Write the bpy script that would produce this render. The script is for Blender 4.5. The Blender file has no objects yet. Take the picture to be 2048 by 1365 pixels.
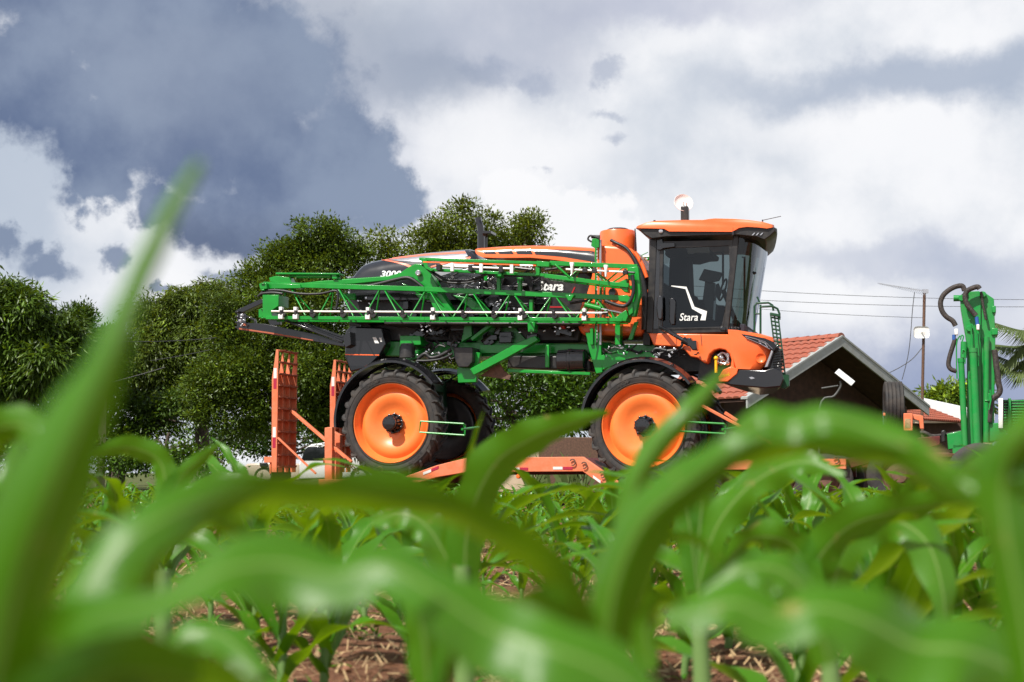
import bpy, bmesh, math, random
import numpy as np
from mathutils import Vector, Matrix
from mathutils.bvhtree import BVHTree
R = math.radians
random.seed(7); rng = np.random.default_rng(11)
scene = bpy.context.scene
COL = scene.collection

# ------------------------------------------------------------------ camera
FPX = 2844.0; HZ = 945.0; CAMH = 0.55
PITCH = math.atan((HZ - 682.5) / FPX)
cam_d = bpy.data.cameras.new("camera"); cam = bpy.data.objects.new("camera", cam_d); COL.objects.link(cam)
cam.location = (0, 0, CAMH); cam.rotation_euler = (math.pi / 2 + PITCH, 0, 0)
cam_d.sensor_width = 36; cam_d.lens = 36 * FPX / 2048
cam_d.clip_start = 0.05; cam_d.clip_end = 3000
cam_d.dof.use_dof = True; cam_d.dof.focus_distance = 19.0; cam_d.dof.aperture_fstop = 4.8; cam_d.dof.aperture_blades = 9
scene.camera = cam
CAMP = Vector((0, 0, CAMH))

def ray(px, py):
    x = (px - 1024.0) / FPX; y = (682.5 - py) / FPX
    return Vector((x, math.cos(PITCH) - y * math.sin(PITCH), math.sin(PITCH) + y * math.cos(PITCH)))
def W(px, py, Y):                       # the point at depth Y in that direction
    d = ray(px, py); return CAMP + d * (Y / d.y)
def azel(px, py):
    d = ray(px, py); return math.atan2(d.x, d.y), math.atan2(d.z, math.hypot(d.x, d.y))

# ------------------------------------------------------------------ sun
SUN = Vector((-0.52, -0.60, 1.02)).normalized()          # towards the sun: behind the camera, left, high
sun_d = bpy.data.lights.new("sun", 'SUN'); sun = bpy.data.objects.new("sun", sun_d); COL.objects.link(sun)
sun_d.energy = 5.0; sun_d.angle = R(0.53); sun_d.color = (1.0, 0.95, 0.87)
sun.rotation_euler = SUN.to_track_quat('Z', 'Y').to_euler(); sun.location = SUN * 60
SUN_EL = math.asin(SUN.z); SUN_AZ = math.atan2(SUN.x, SUN.y)

# ------------------------------------------------------------------ sky
world = bpy.data.worlds.new("World"); scene.world = world; world.use_nodes = True
def build_sky():
    nt = world.node_tree; nt.nodes.clear(); L = nt.links
    def n(t, **k):
        o = nt.nodes.new(t)
        for a, b in k.items(): setattr(o, a, b)
        return o
    def put(sock, v):
        if isinstance(v, bpy.types.NodeSocket): L.new(v, sock)
        else: sock.default_value = v
    def m(op, a, b=0.0, c=0.0, clamp=False):
        o = n('ShaderNodeMath', operation=op, use_clamp=clamp)
        put(o.inputs[0], a); put(o.inputs[1], b); put(o.inputs[2], c); return o.outputs[0]
    def vm(op, a, b=(0, 0, 0), s=None):
        o = n('ShaderNodeVectorMath', operation=op); put(o.inputs[0], a); put(o.inputs[1], b)
        if s is not None: put(o.inputs['Scale'], s)
        return o.outputs['Value'] if op in ('LENGTH', 'DOT_PRODUCT') else o.outputs['Vector']
    def mix(f, a, b):
        o = n('ShaderNodeMix', data_type='RGBA'); o.clamp_factor = True
        put(o.inputs[0], f); put(o.inputs[6], a if isinstance(a, bpy.types.NodeSocket) else (*a, 1)); put(o.inputs[7], b if isinstance(b, bpy.types.NodeSocket) else (*b, 1))
        return o.outputs[2]
    def ramp(x, lo, hi):
        o = n('ShaderNodeMapRange', interpolation_type='SMOOTHSTEP'); put(o.inputs[0], x)
        o.inputs[1].default_value = lo; o.inputs[2].default_value = hi; return o.outputs[0]
    def noise(v, s, det=6, rough=0.55, off=(0, 0, 0)):
        o = n('ShaderNodeTexNoise'); L.new(vm('ADD', v, off), o.inputs['Vector'])
        o.inputs['Scale'].default_value = s; o.inputs['Detail'].default_value = det; o.inputs['Roughness'].default_value = rough
        return o
    tc = n('ShaderNodeTexCoord'); d = tc.outputs['Generated']
    sep = n('ShaderNodeSeparateXYZ'); L.new(d, sep.inputs[0]); x, y, z = sep.outputs
    az = m('ARCTAN2', x, y); el = m('ARCTAN2', z, m('SQRT', m('ADD', m('MULTIPLY', x, x), m('MULTIPLY', y, y))))
    comb = n('ShaderNodeCombineXYZ'); L.new(az, comb.inputs[0]); L.new(el, comb.inputs[1]); V = comb.outputs[0]
    wa = noise(d, 7.0, 8, 0.6); wb = noise(d, 34.0, 6, 0.62, (3, 1, 7))
    w1 = vm('SCALE', vm('SUBTRACT', wa.outputs['Color'], (.5, .5, .5)), s=0.085)
    w2 = vm('SCALE', vm('SUBTRACT', wb.outputs['Color'], (.5, .5, .5)), s=0.030)
    VW = vm('ADD', V, vm('ADD', w1, w2)); VS = vm('ADD', V, vm('SCALE', w1, s=1.3))
    def ell(v, px, py, rx, ry, rot=0):           # 1 in the middle, 0 on the rim
        a, e = azel(px, py)
        mp = n('ShaderNodeMapping', vector_type='TEXTURE'); L.new(v, mp.inputs[0])
        mp.inputs[1].default_value = (a, e, 0); mp.inputs[2].default_value = (0, 0, R(rot)); mp.inputs[3].default_value = (rx / FPX, ry / FPX, 1)
        return m('SUBTRACT', 1.0, vm('LENGTH', mp.outputs[0]))
    def union(v, lst):
        o = None
        for e in lst:
            q = ell(v, *e); o = q if o is None else m('SMOOTH_MAX', o, q, 0.12)
        return o
    n1 = noise(d, 5.5, 7, 0.55, (1.3, 5, 2)).outputs['Fac']; n2 = noise(d, 13.0, 8, 0.55, (8, 2, 4)).outputs['Fac']
    n3 = noise(d, 40.0, 5, 0.6, (2, 9, 4)).outputs['Fac']
    # bright high cloud
    col = mix(ramp(m('ADD', m('MULTIPLY', n1, .5), m('MULTIPLY', n2, .5)), .36, .60), (.66, .71, .79), (.96, .97, 1.0))
    # soft grey bands at the right and the top
    for e, op, c, lo, hi in [
        ((1870, 175, 620, 75, 2), .85, (.40, .47, .60), 0, .8), ((1330, 30, 420, 75, 0), .55, (.46, .49, .64), 0, .8), ((1000, 60, 330, 230, 0), .58, (.40, .44, .57), 0, .75), ((640, 330, 420, 330, 0), .5, (.45, .5, .64), 0, .9),
        ((1780, 540, 330, 55, 0), .55, (.47, .52, .66), 0, .8), ((1930, 770, 520, 170, 0), .9, (.30, .36, .55), 0, .8), ((1990, 560, 260, 120, 0), .6, (.40, .46, .62), 0, .9),
        ((120, 640, 420, 110, 0), .4, (.52, .57, .70), 0, .9), ((30, 360, 260, 330, 0), .92, (.52, .59, .70), 0, .8)]:
        f = m('MULTIPLY', ramp(ell(VS, *e), lo, hi), op); col = mix(f, col, c)
    # bright cumulus
    for e, op in [((1050, 330, 260, 130, 0), .75), ((950, 300, 190, 150, 0), .6), ((1340, 110, 180, 60, 0), .6), ((1620, 270, 300, 70, 0), .45), ((1280, 560, 260, 140, 0), .7), ((400, 560, 200, 60, 5), .35), ((160, 420, 90, 60, 0), .4), ((470, 590, 120, 50, 0), .5), ((1700, 640, 200, 70, 0), .35)]:
        f = m('MULTIPLY', ramp(ell(VS, *e), -.1, .9), op); col = mix(f, col, (1.0, 1.0, 1.02))
    f = ramp(m('ADD', union(VW, [(1040, 400, 80, 55, 10), (1110, 440, 130, 70, 0), (1200, 470, 110, 70, 0)]), m('MULTIPLY', m('SUBTRACT', n3, .5), .9)), .0, .25)
    col = mix(m('MULTIPLY', f, .85), col, (1.0, 1.0, 1.02))
    # small broken grey scraps
    sc = union(VW, [(1020, 175, 95, 38, -8), (1195, 235, 55, 26, 0), (1190, 155, 50, 26, 0), (1210, 300, 34, 22, 0), (930, 150, 90, 40, 0), (1085, 335, 30, 18, 0)])
    f = ramp(m('ADD', sc, m('MULTIPLY', m('SUBTRACT', n3, .5), 2.4)), .0, .95); col = mix(m('MULTIPLY', f, .55), col, (.34, .40, .54))
    # the big dark cloud and its small neighbours
    soft = union(VS, [(640, 130, 330, 240, 0), (800, 170, 230, 120, 0), (560, 40, 300, 120, 0)]); col = mix(m('MULTIPLY', ramp(soft, .0, .75), .68), col, (.30, .355, .47))
    big = [(250, 40, 340, 190, 0), (400, 150, 330, 190, 0), (440, 260, 330, 170, 0), (610, 360, 215, 150, 15), (490, 430, 190, 90, -5), (190, 285, 150, 105, 0), (175, 370, 90, 55, 0), (60, 150, 150, 150, 0), (690, 330, 120, 120, -25), (770, 400, 85, 70, -20), (330, 400, 70, 60, 0)]
    fld = m('ADD', union(VW, big), m('ADD', m('MULTIPLY', m('SUBTRACT', n3, .5), .85), m('MULTIPLY', m('SUBTRACT', n2, .5), .6)))
    f = ramp(fld, -.04, .38)
    dn = m('ADD', m('MULTIPLY', n1, .55), m('MULTIPLY', n2, .45))
    dark = mix(ramp(dn, .40, .60), (.125, .175, .305), (.250, .315, .445))
    low = ramp(ell(VS, 450, 480, 330, 110, 0), .0, .9); dark = mix(m('MULTIPLY', low, .75), dark, (.085, .122, .225))
    top = ramp(ell(VS, 420, 160, 420, 190, 0), .0, .9); dark = mix(m('MULTIPLY', top, .5), dark, (.30, .36, .48))
    col = mix(m('MULTIPLY', f, .96), col, dark)
    sm = union(VW, [(75, 500, 85, 34, 0), (235, 500, 42, 34, 0), (-10, 470, 40, 30, 0), (490, 545, 80, 26, 0), (355, 570, 40, 16, 0)])
    f = ramp(m('ADD', sm, m('MULTIPLY', m('SUBTRACT', n3, .5), .9)), .0, .6); col = mix(m('MULTIPLY', f, .85), col, (.19, .25, .38))
    # the open sky overhead and behind
    sky = n('ShaderNodeTexSky', sky_type='NISHITA'); sky.sun_disc = False
    sky.sun_elevation = SUN_EL; sky.sun_rotation = SUN_AZ; sky.air_density = 1.0; sky.dust_density = 1.2
    skyc = vm('SCALE', sky.outputs[0], s=0.09)
    f = m('MULTIPLY', ramp(el, .40, .70), m('ADD', m('MULTIPLY', ramp(n1, .38, .60), .35), .6)); col = mix(f, col, skyc)
    bg = n('ShaderNodeBackground'); L.new(col, bg.inputs[0]); bg.inputs[1].default_value = 0.78
    out = n('ShaderNodeOutputWorld'); L.new(bg.outputs[0], out.inputs[0])
build_sky()
scene.view_settings.view_transform = 'Standard'; scene.view_settings.look = 'None'
scene.view_settings.exposure = 0.32; scene.view_settings.gamma = 1.0
scene.render.engine = 'CYCLES'
scene.cycles.use_denoising = True; scene.cycles.max_bounces = 8; scene.cycles.transparent_max_bounces = 16
scene.cycles.sample_clamp_indirect = 6

# ------------------------------------------------------------------ materials
M = {}
def mat(name, col, rough=.5, metal=0., spec=.5, var=.0, vscale=6., bump=0., bscale=40., coat=0., dust=None, dustamt=0.):
    m = bpy.data.materials.new(name); m.use_nodes = True; nt = m.node_tree; b = nt.nodes['Principled BSDF']
    b.inputs['Base Color'].default_value = (*col, 1); b.inputs['Roughness'].default_value = rough
    b.inputs['Metallic'].default_value = metal; b.inputs['Specular IOR Level'].default_value = spec
    b.inputs['Coat Weight'].default_value = coat; b.inputs['Coat Roughness'].default_value = .06
    tc = nt.nodes.new('ShaderNodeTexCoord')
    c = None
    if var or dust:
        no = nt.nodes.new('ShaderNodeTexNoise'); no.inputs['Scale'].default_value = vscale; no.inputs['Detail'].default_value = 8; no.inputs['Roughness'].default_value = .65
        nt.links.new(tc.outputs['Object'], no.inputs['Vector'])
        mx = nt.nodes.new('ShaderNodeMix'); mx.data_type = 'RGBA'
        rp = nt.nodes.new('ShaderNodeMapRange'); rp.inputs[1].default_value = .38; rp.inputs[2].default_value = .66
        nt.links.new(no.outputs['Fac'], rp.inputs[0]); nt.links.new(rp.outputs[0], mx.inputs[0])
        a = tuple(x * (1 - var) for x in col); d = tuple(min(1, x * (1 + var)) for x in col)
        if dust: d = tuple(x * (1 - dustamt) + y * dustamt for x, y in zip(col, dust)); a = col
        mx.inputs[6].default_value = (*a, 1); mx.inputs[7].default_value = (*d, 1)
        nt.links.new(mx.outputs[2], b.inputs['Base Color'])
        rr = nt.nodes.new('ShaderNodeMapRange'); rr.inputs[3].default_value = max(.03, rough - .08); rr.inputs[4].default_value = min(1, rough + .12)
        nt.links.new(no.outputs['Fac'], rr.inputs[0]); nt.links.new(rr.outputs[0], b.inputs['Roughness'])
    if bump:
        n2 = nt.nodes.new('ShaderNodeTexNoise'); n2.inputs['Scale'].default_value = bscale; n2.inputs['Detail'].default_value = 6
        nt.links.new(tc.outputs['Object'], n2.inputs['Vector'])
        bp = nt.nodes.new('ShaderNodeBump'); bp.inputs['Strength'].default_value = bump; bp.inputs['Distance'].default_value = .02
        nt.links.new(n2.outputs['Fac'], bp.inputs['Height']); nt.links.new(bp.outputs[0], b.inputs['Normal'])
    M[name] = m; return m
mat('orange', (.93, .155, .034), .32, spec=.5, var=.05, vscale=3, coat=.25)
mat('rim_orange', (.95, .215, .045), .33, var=.06, vscale=4, coat=.15)
mat('trailer_orange', (.72, .16, .062), .55, dust=(.55, .30, .18), dustamt=.4, vscale=5, bump=.1)
mat('rust_orange', (.45, .11, .05), .7, dust=(.22, .08, .04), dustamt=.7, vscale=14)
mat('green', (.0, .255, .018), .30, var=.12, vscale=3, coat=.3)
mat('crane_green', (.0, .26, .040), .35, dust=(.10, .22, .09), dustamt=.35, vscale=5, coat=.15)
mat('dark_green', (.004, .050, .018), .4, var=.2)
mat('black', (.012, .012, .014), .35, dust=(.05, .045, .04), dustamt=.6, vscale=7)
mat('gloss_black', (.010, .010, .012), .14, coat=.5, var=.1)
mat('hood_grey', (.020, .021, .025), .16, coat=.6, var=.1, vscale=2)
mat('silver', (.42, .42, .45), .30, metal=.55, var=.06)
mat('steel', (.62, .62, .64), .25, metal=.9)
mat('pink_stripe', (.80, .20, .12), .3)
mat('white', (.80, .80, .78), .4, var=.04)
mat('decal_white', (.78, .80, .78), .5)
mat('pale_pipe', (.74, .70, .66), .35, var=.05)
mat('rubber', (.018, .018, .019), .70, dust=(.13, .10, .075), dustamt=.30, vscale=5, bump=.15)
mat('hose', (.015, .015, .016), .45, var=.2)
mat('brown_hose', (.045, .036, .032), .65, var=.5, vscale=20, bump=.6, bscale=60)
mat('red', (.40, .012, .02), .4); mat('tape_red', (.38, .015, .05), .4); mat('tape_white', (.72, .70, .68), .4)
mat('yellow', (.85, .48, .01), .4); mat('amber', (.85, .16, .03), .3)
mat('dark_red', (.10, .012, .01), .6, var=.3)
mat('chrome', (.8, .8, .82), .12, metal=1)
mat('seat_fabric', (.02, .02, .03), .8); mat('screen', (.01, .01, .012), .12); mat('teal_cloth', (.03, .26, .20), .8)
mat('tile', (.36, .092, .052), .75, dust=(.24, .09, .06), dustamt=.8, vscale=9, bump=.3)
mat('fascia', (.34, .36, .36), .7, dust=(.25, .24, .2), dustamt=.5, vscale=6); mat('brown_wall', (.060, .030, .022), .85, var=.3)
mat('cream_wall', (.55, .42, .30), .85, var=.12, vscale=3); mat('white_roof', (.80, .81, .82), .5, var=.04)
mat('concrete', (.36, .34, .31), .85, var=.2); mat('pole_rust', (.12, .062, .04), .7, var=.3, vscale=20)
mat('wire', (.05, .05, .055), .6); mat('car_white', (.75, .75, .75), .15, coat=.7); mat('car_hood', (.60, .50, .40), .2, coat=.6)
mat('car_glass', (.012, .014, .016), .05); mat('bark', (.075, .055, .042), .9, var=.4, vscale=12, bump=.8, bscale=15)
mat('straw', (.40, .27, .14), .8, var=.4, vscale=9)

def glass_mat(name, tint, refl=.08):
    m = bpy.data.materials.new(name); m.use_nodes = True; nt = m.node_tree; nt.nodes.clear()
    o = nt.nodes.new('ShaderNodeOutputMaterial'); mx = nt.nodes.new('ShaderNodeMixShader'); t = nt.nodes.new('ShaderNodeBsdfTransparent'); g = nt.nodes.new('ShaderNodeBsdfGlossy')
    fr = nt.nodes.new('ShaderNodeFresnel'); fr.inputs[0].default_value = 1.5
    t.inputs[0].default_value = (*tint, 1); g.inputs['Roughness'].default_value = .02; g.inputs[0].default_value = (.9, .95, 1, 1)
    nt.links.new(fr.outputs[0], mx.inputs[0]); nt.links.new(t.outputs[0], mx.inputs[1]); nt.links.new(g.outputs[0], mx.inputs[2]); nt.links.new(mx.outputs[0], o.inputs[0])
    M[name] = m
glass_mat('glass', (.36, .42, .43)); glass_mat('screen_glass', (.20, .26, .25))

def leaf_mat(name, top, back, trans, tw=.35, rough=.4, spec=.5, use_tint=False, uvrib=False):
    m = bpy.data.materials.new(name); m.use_nodes = True; nt = m.node_tree; b = nt.nodes['Principled BSDF']; L = nt.links
    out = nt.nodes['Material Output']
    tr = nt.nodes.new('ShaderNodeBsdfTranslucent'); tr.inputs[0].default_value = (*trans, 1)
    ad = nt.nodes.new('ShaderNodeMixShader'); ad.inputs[0].default_value = tw
    L.new(b.outputs[0], ad.inputs[1]); L.new(tr.outputs[0], ad.inputs[2]); L.new(ad.outputs[0], out.inputs[0])
    geo = nt.nodes.new('ShaderNodeNewGeometry'); mx = nt.nodes.new('ShaderNodeMix'); mx.data_type = 'RGBA'
    mx.inputs[6].default_value = (*top, 1); mx.inputs[7].default_value = (*back, 1)
    no = nt.nodes.new('ShaderNodeTexNoise'); tc = nt.nodes.new('ShaderNodeTexCoord'); L.new(tc.outputs['Object'], no.inputs['Vector'])
    no.inputs['Scale'].default_value = 9; no.inputs['Detail'].default_value = 5; L.new(no.outputs['Fac'], mx.inputs[0])
    c = mx.outputs[2]
    if use_tint:
        at = nt.nodes.new('ShaderNodeAttribute'); at.attribute_name = 'tint'
        mu = nt.nodes.new('ShaderNodeMix'); mu.data_type = 'RGBA'; mu.blend_type = 'MULTIPLY'; mu.inputs[0].default_value = 1
        L.new(c, mu.inputs[6]); L.new(at.outputs['Color'], mu.inputs[7]); c = mu.outputs[2]
        mt = nt.nodes.new('ShaderNodeMix'); mt.data_type = 'RGBA'; mt.blend_type = 'MULTIPLY'; mt.inputs[0].default_value = 1
        mt.inputs[6].default_value = (*trans, 1); L.new(at.outputs['Color'], mt.inputs[7]); L.new(mt.outputs[2], tr.inputs[0])
    if uvrib:
        uv = nt.nodes.new('ShaderNodeUVMap'); sp = nt.nodes.new('ShaderNodeSeparateXYZ'); L.new(uv.outputs[0], sp.inputs[0])
        def mth(op, a, bb=0.0):
            o = nt.nodes.new('ShaderNodeMath'); o.operation = op
            for i, v in enumerate((a, bb)):
                if isinstance(v, bpy.types.NodeSocket): L.new(v, o.inputs[i])
                else: o.inputs[i].default_value = v
            return o.outputs[0]
        rib = mth('ABSOLUTE', mth('SUBTRACT', sp.outputs[0], .5)); mr = nt.nodes.new('ShaderNodeMapRange'); mr.inputs[1].default_value = .010; mr.inputs[2].default_value = .035; mr.inputs[3].default_value = .65; mr.inputs[4].default_value = 0
        L.new(rib, mr.inputs[0])
        m2 = nt.nodes.new('ShaderNodeMix'); m2.data_type = 'RGBA'; L.new(mr.outputs[0], m2.inputs[0]); L.new(c, m2.inputs[6]); m2.inputs[7].default_value = (.30, .42, .14, 1); c = m2.outputs[2]
        wv = mth('SINE', mth('MULTIPLY', sp.outputs[0], 150.)); bp = nt.nodes.new('ShaderNodeBump'); bp.inputs['Strength'].default_value = .12; bp.inputs['Distance'].default_value = .002
        L.new(wv, bp.inputs['Height']); L.new(bp.outputs[0], b.inputs['Normal'])
        sc = nt.nodes.new('ShaderNodeMapRange'); L.new(wv, sc.inputs[0]); sc.inputs[1].default_value = -1; sc.inputs[3].default_value = .86; sc.inputs[4].default_value = 1.05
        m3 = nt.nodes.new('ShaderNodeMix'); m3.data_type = 'RGBA'; m3.blend_type = 'MULTIPLY'; m3.inputs[0].default_value = 1; L.new(c, m3.inputs[6]); L.new(sc.outputs[0], m3.inputs[7]); c = m3.outputs[2]
    if uvrib:
        nb = nt.nodes.new('ShaderNodeTexNoise'); nb.inputs['Scale'].default_value = 55; nb.inputs['Detail'].default_value = 3; L.new(tc.outputs['Object'], nb.inputs['Vector'])
        rb_ = nt.nodes.new('ShaderNodeMapRange'); rb_.inputs[1].default_value = .68; rb_.inputs[2].default_value = .76; L.new(nb.outputs['Fac'], rb_.inputs[0])
        m4 = nt.nodes.new('ShaderNodeMix'); m4.data_type = 'RGBA'; L.new(rb_.outputs[0], m4.inputs[0]); L.new(c, m4.inputs[6]); m4.inputs[7].default_value = (.26, .24, .07, 1); c = m4.outputs[2]
    L.new(c, b.inputs['Base Color']); b.inputs['Roughness'].default_value = rough; b.inputs['Specular IOR Level'].default_value = spec
    M[name] = m
leaf_mat('corn', (.040, .160, .007), (.068, .222, .010), (.28, .46, .0), .30, .33, .38, uvrib=True)
leaf_mat('stalk', (.12, .26, .06), (.20, .30, .10), (.2, .4, .02), .15, .5)
leaf_mat('tree_leaf', (.048, .088, .013), (.080, .126, .018), (.18, .23, .012), .20, .42, .35, use_tint=True)
leaf_mat('palm_leaf', (.10, .15, .05), (.15, .19, .07), (.2, .28, .04), .25, .4)

# ------------------------------------------------------------------ mesh helpers
def V3(p): return p if isinstance(p, Vector) else Vector(p)
class MB:
    def __init__(s): s.v = []; s.f = []; s.mi = []; s.uv = []
    def add(s, vs, fs, mi=0, uv=None):
        b = len(s.v); s.v += [V3(p) for p in vs]; s.f += [tuple(i + b for i in f) for f in fs]; s.mi += [mi] * len(fs)
        s.uv += list(uv) if uv else [(0, 0)] * len(vs); return s
    def hexa(s, p, mi=0): return s.add(p, [(0, 3, 2, 1), (4, 5, 6, 7), (0, 1, 5, 4), (1, 2, 6, 5), (2, 3, 7, 6), (3, 0, 4, 7)], mi)
    def box(s, c, d, mi=0, rot=None):
        c = V3(c); q = [Vector((x * d[0] / 2, y * d[1] / 2, z * d[2] / 2)) for z in (-1, 1) for x, y in ((-1, -1), (1, -1), (1, 1), (-1, 1))]
        if rot is not None: q = [rot @ p for p in q]
        return s.hexa([p + c for p in q], mi)
    def bar(s, p, q, w, h, mi=0, up=(0, 0, 1)):
        p, q = V3(p), V3(q); d = (q - p).normalized(); up = V3(up)
        if abs(d.dot(up)) > .97: up = Vector((1, 0, 0))
        a = d.cross(up).normalized(); b = a.cross(d).normalized()
        r = lambda o: [o + a * (w / 2 * i) + b * (h / 2 * j) for i, j in ((-1, -1), (1, -1), (1, 1), (-1, 1))]
        return s.hexa(r(p) + r(q), mi)
    def tube(s, pts, r, n=8, mi=0, smooth=0):
        pts = [V3(p) for p in pts]
        if smooth: pts = crom(pts, smooth)
        k = len(pts); rs = r if isinstance(r, (list, tuple)) else [r] * k
        if len(rs) != k: rs = [np.interp(i / (k - 1), np.linspace(0, 1, len(rs)), rs) for i in range(k)]
        ref = None; vs = []
        for i, p in enumerate(pts):
            t = (pts[min(i + 1, k - 1)] - pts[max(i - 1, 0)]).normalized()
            if ref is None: ref = Vector((0, 0, 1)) if abs(t.z) < .9 else Vector((1, 0, 0))
            a = t.cross(ref).normalized(); b = a.cross(t).normalized(); ref = b
            vs += [p + (a * math.cos(2 * math.pi * j / n) + b * math.sin(2 * math.pi * j / n)) * rs[i] for j in range(n)]
        fs = [(i * n + j, i * n + (j + 1) % n, (i + 1) * n + (j + 1) % n, (i + 1) * n + j) for i in range(k - 1) for j in range(n)]
        fs += [tuple(range(n)), tuple((k - 1) * n + j for j in reversed(range(n)))]
        return s.add(vs, fs, mi)
    def prism(s, p0, p1, mi=0):                  # two matching polygons
        n = len(p0); return s.add(list(p0) + list(p1), [tuple(range(n)), tuple(range(2 * n - 1, n - 1, -1))] + [(i, (i + 1) % n, n + (i + 1) % n, n + i) for i in range(n)], mi)
    def loft(s, rings, mi=0, cap=True, closed=True):
        n = len(rings[0]); vs = [p for r in rings for p in r]; fs = []
        for i in range(len(rings) - 1):
            for j in range(n if closed else n - 1):
                fs.append((i * n + j, i * n + (j + 1) % n, (i + 1) * n + (j + 1) % n, (i + 1) * n + j))
        if cap: fs += [tuple(range(n)), tuple((len(rings) - 1) * n + j for j in reversed(range(n)))]
        return s.add(vs, fs, mi)
    def lathe(s, prof, c, axis='y', n=48, mi=0, cap=True):  # prof: (radius, offset along axis)
        c = V3(c); vs = []
        for r, h in prof:
            for j in range(n):
                a = 2 * math.pi * j / n; x, z = r * math.cos(a), r * math.sin(a)
                vs.append(c + (Vector((x, h, z)) if axis == 'y' else Vector((x, z, h)) if axis == 'z' else Vector((h, x, z))))
        fs = [(i * n + j, i * n + (j + 1) % n, (i + 1) * n + (j + 1) % n, (i + 1) * n + j) for i in range(len(prof) - 1) for j in range(n)]
        if cap and prof[0][0] > 1e-6: fs.append(tuple(range(n)))
        if cap and prof[-1][0] > 1e-6: fs.append(tuple((len(prof) - 1) * n + j for j in reversed(range(n))))
        return s.add(vs, fs, mi)
    def ball(s, c, r, mi=0, n=12, sc=(1, 1, 1)):
        c = V3(c); pr = [(math.sin(math.pi * i / n) * r, -math.cos(math.pi * i / n) * r) for i in range(n + 1)]
        vs = []
        for rr, h in pr:
            for j in range(n): a = 2 * math.pi * j / n; vs.append(c + Vector((rr * math.cos(a) * sc[0], rr * math.sin(a) * sc[1], h * sc[2])))
        return s.add(vs, [(i * n + j, i * n + (j + 1) % n, (i + 1) * n + (j + 1) % n, (i + 1) * n + j) for i in range(n) for j in range(n)], mi)
    def build(s, name, mats, parent=None, bevel=0, smooth=35, uv=False, recalc=True, segs=2):
        me = bpy.data.meshes.new(name); me.from_pydata([tuple(p) for p in s.v], [], s.f)
        if isinstance(mats, str): mats = [mats]
        for m in mats: me.materials.append(M[m])
        if max(s.mi, default=0): me.polygons.foreach_set('material_index', s.mi)
        if uv:
            ul = me.uv_layers.new(name='UVMap'); li = np.empty(len(me.loops), dtype=np.int32); me.loops.foreach_get('vertex_index', li)
            ul.data.foreach_set('uv', np.array(s.uv, dtype=np.float32)[li].ravel())
        if recalc:
            bm = bmesh.new(); bm.from_mesh(me); bmesh.ops.remove_doubles(bm, verts=bm.verts, dist=1e-6) if not uv else None
            bmesh.ops.recalc_face_normals(bm, faces=bm.faces); bm.to_mesh(me); bm.free()
        if smooth: me.shade_smooth(); me.set_sharp_from_angle(angle=R(smooth))
        me.update()
        o = bpy.data.objects.new(name, me); COL.objects.link(o)
        if parent: o.parent = parent
        if bevel:
            b = o.modifiers.new('bevel', 'BEVEL'); b.width = bevel; b.segments = segs; b.limit_method = 'ANGLE'; b.angle_limit = R(40); b.harden_normals = False
        return o
def crom(pts, k):
    o = []; n = len(pts)
    for i in range(n - 1):
        a, b, c, d = pts[max(i - 1, 0)], pts[i], pts[i + 1], pts[min(i + 2, n - 1)]
        for j in range(k):
            t = j / k; o.append(.5 * ((2 * b) + (c - a) * t + (2 * a - 5 * b + 4 * c - d) * t * t + (3 * b - a - 3 * c + d) * t ** 3))
    return o + [pts[-1]]
def empty(name, loc=(0, 0, 0), rz=0, parent=None):
    o = bpy.data.objects.new(name, None); COL.objects.link(o); o.location = loc; o.rotation_euler = (0, 0, rz); o.empty_display_size = .2
    if parent: o.parent = parent
    return o
def tag(o, label=None, cat=None, group=None, kind=None):
    if label: o['label'] = label
    if cat: o['category'] = cat
    if group: o['group'] = group
    if kind: o['kind'] = kind
    return o
def dup(o, parent=None):
    c = o.copy(); COL.objects.link(c); c.parent = parent
    for ch in list(o.children): dup(ch, c)
    return c
class Frame:                                   # a local frame standing on the ground: x along, y away, z up
    def __init__(s, o, rz): s.o = V3(o); s.rz = rz; s.U = Vector((math.cos(rz), math.sin(rz), 0)); s.V = Vector((-math.sin(rz), math.cos(rz), 0))
    def loc(s, p): q = p - s.o; return Vector((q.dot(s.U), q.dot(s.V), q.z))
    def at(s, px, py, v):
        d = ray(px, py); t = (v + (s.o - CAMP).dot(s.V)) / d.dot(s.V); return s.loc(CAMP + d * t)
    def pts(s, l, v): return [s.at(x, y, v) for x, y in l]
    def lray(s, px, py):
        d = ray(px, py).normalized(); return s.loc(CAMP), Vector((d.dot(s.U), d.dot(s.V), d.z))
_tc = {}
def text_mesh(t, shear=0., offset=0.):          # the outline of a word, 1 high, as verts and faces
    cu = bpy.data.curves.new('t', 'FONT'); cu.body = t; cu.shear = shear; cu.offset = offset; cu.resolution_u = 4
    ob = bpy.data.objects.new('t', cu); COL.objects.link(ob); dg = bpy.context.evaluated_depsgraph_get()
    me = bpy.data.meshes.new_from_object(ob.evaluated_get(dg)); vs = [v.co.copy() for v in me.vertices]; fs = [tuple(p.vertices) for p in me.polygons]
    bpy.data.objects.remove(ob); bpy.data.curves.remove(cu); bpy.data.meshes.remove(me)
    return vs, fs
def text_px(mb, fr, word, x0, y0, x1, y1, v=None, bvh=None, shear=0., offset=.02, mi=0, slope=0., off=.004):
    vs, fs = text_mesh(word, shear, offset); xs = [p.x for p in vs]; ys = [p.y for p in vs]; ax, bx, ay, by = min(xs), max(xs), min(ys), max(ys)
    o = []
    for p in vs:
        a = (p.x - ax) / (bx - ax); px = x0 + a * (x1 - x0); py = y1 + (p.y - ay) / (by - ay) * (y0 - y1) + slope * a
        if bvh: o.append(hit(fr, bvh, px, py, off))
        else: q = fr.at(px, py, v); o.append(q - Vector((0, off, 0)))
    mb.add(o, fs, mi)
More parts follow.
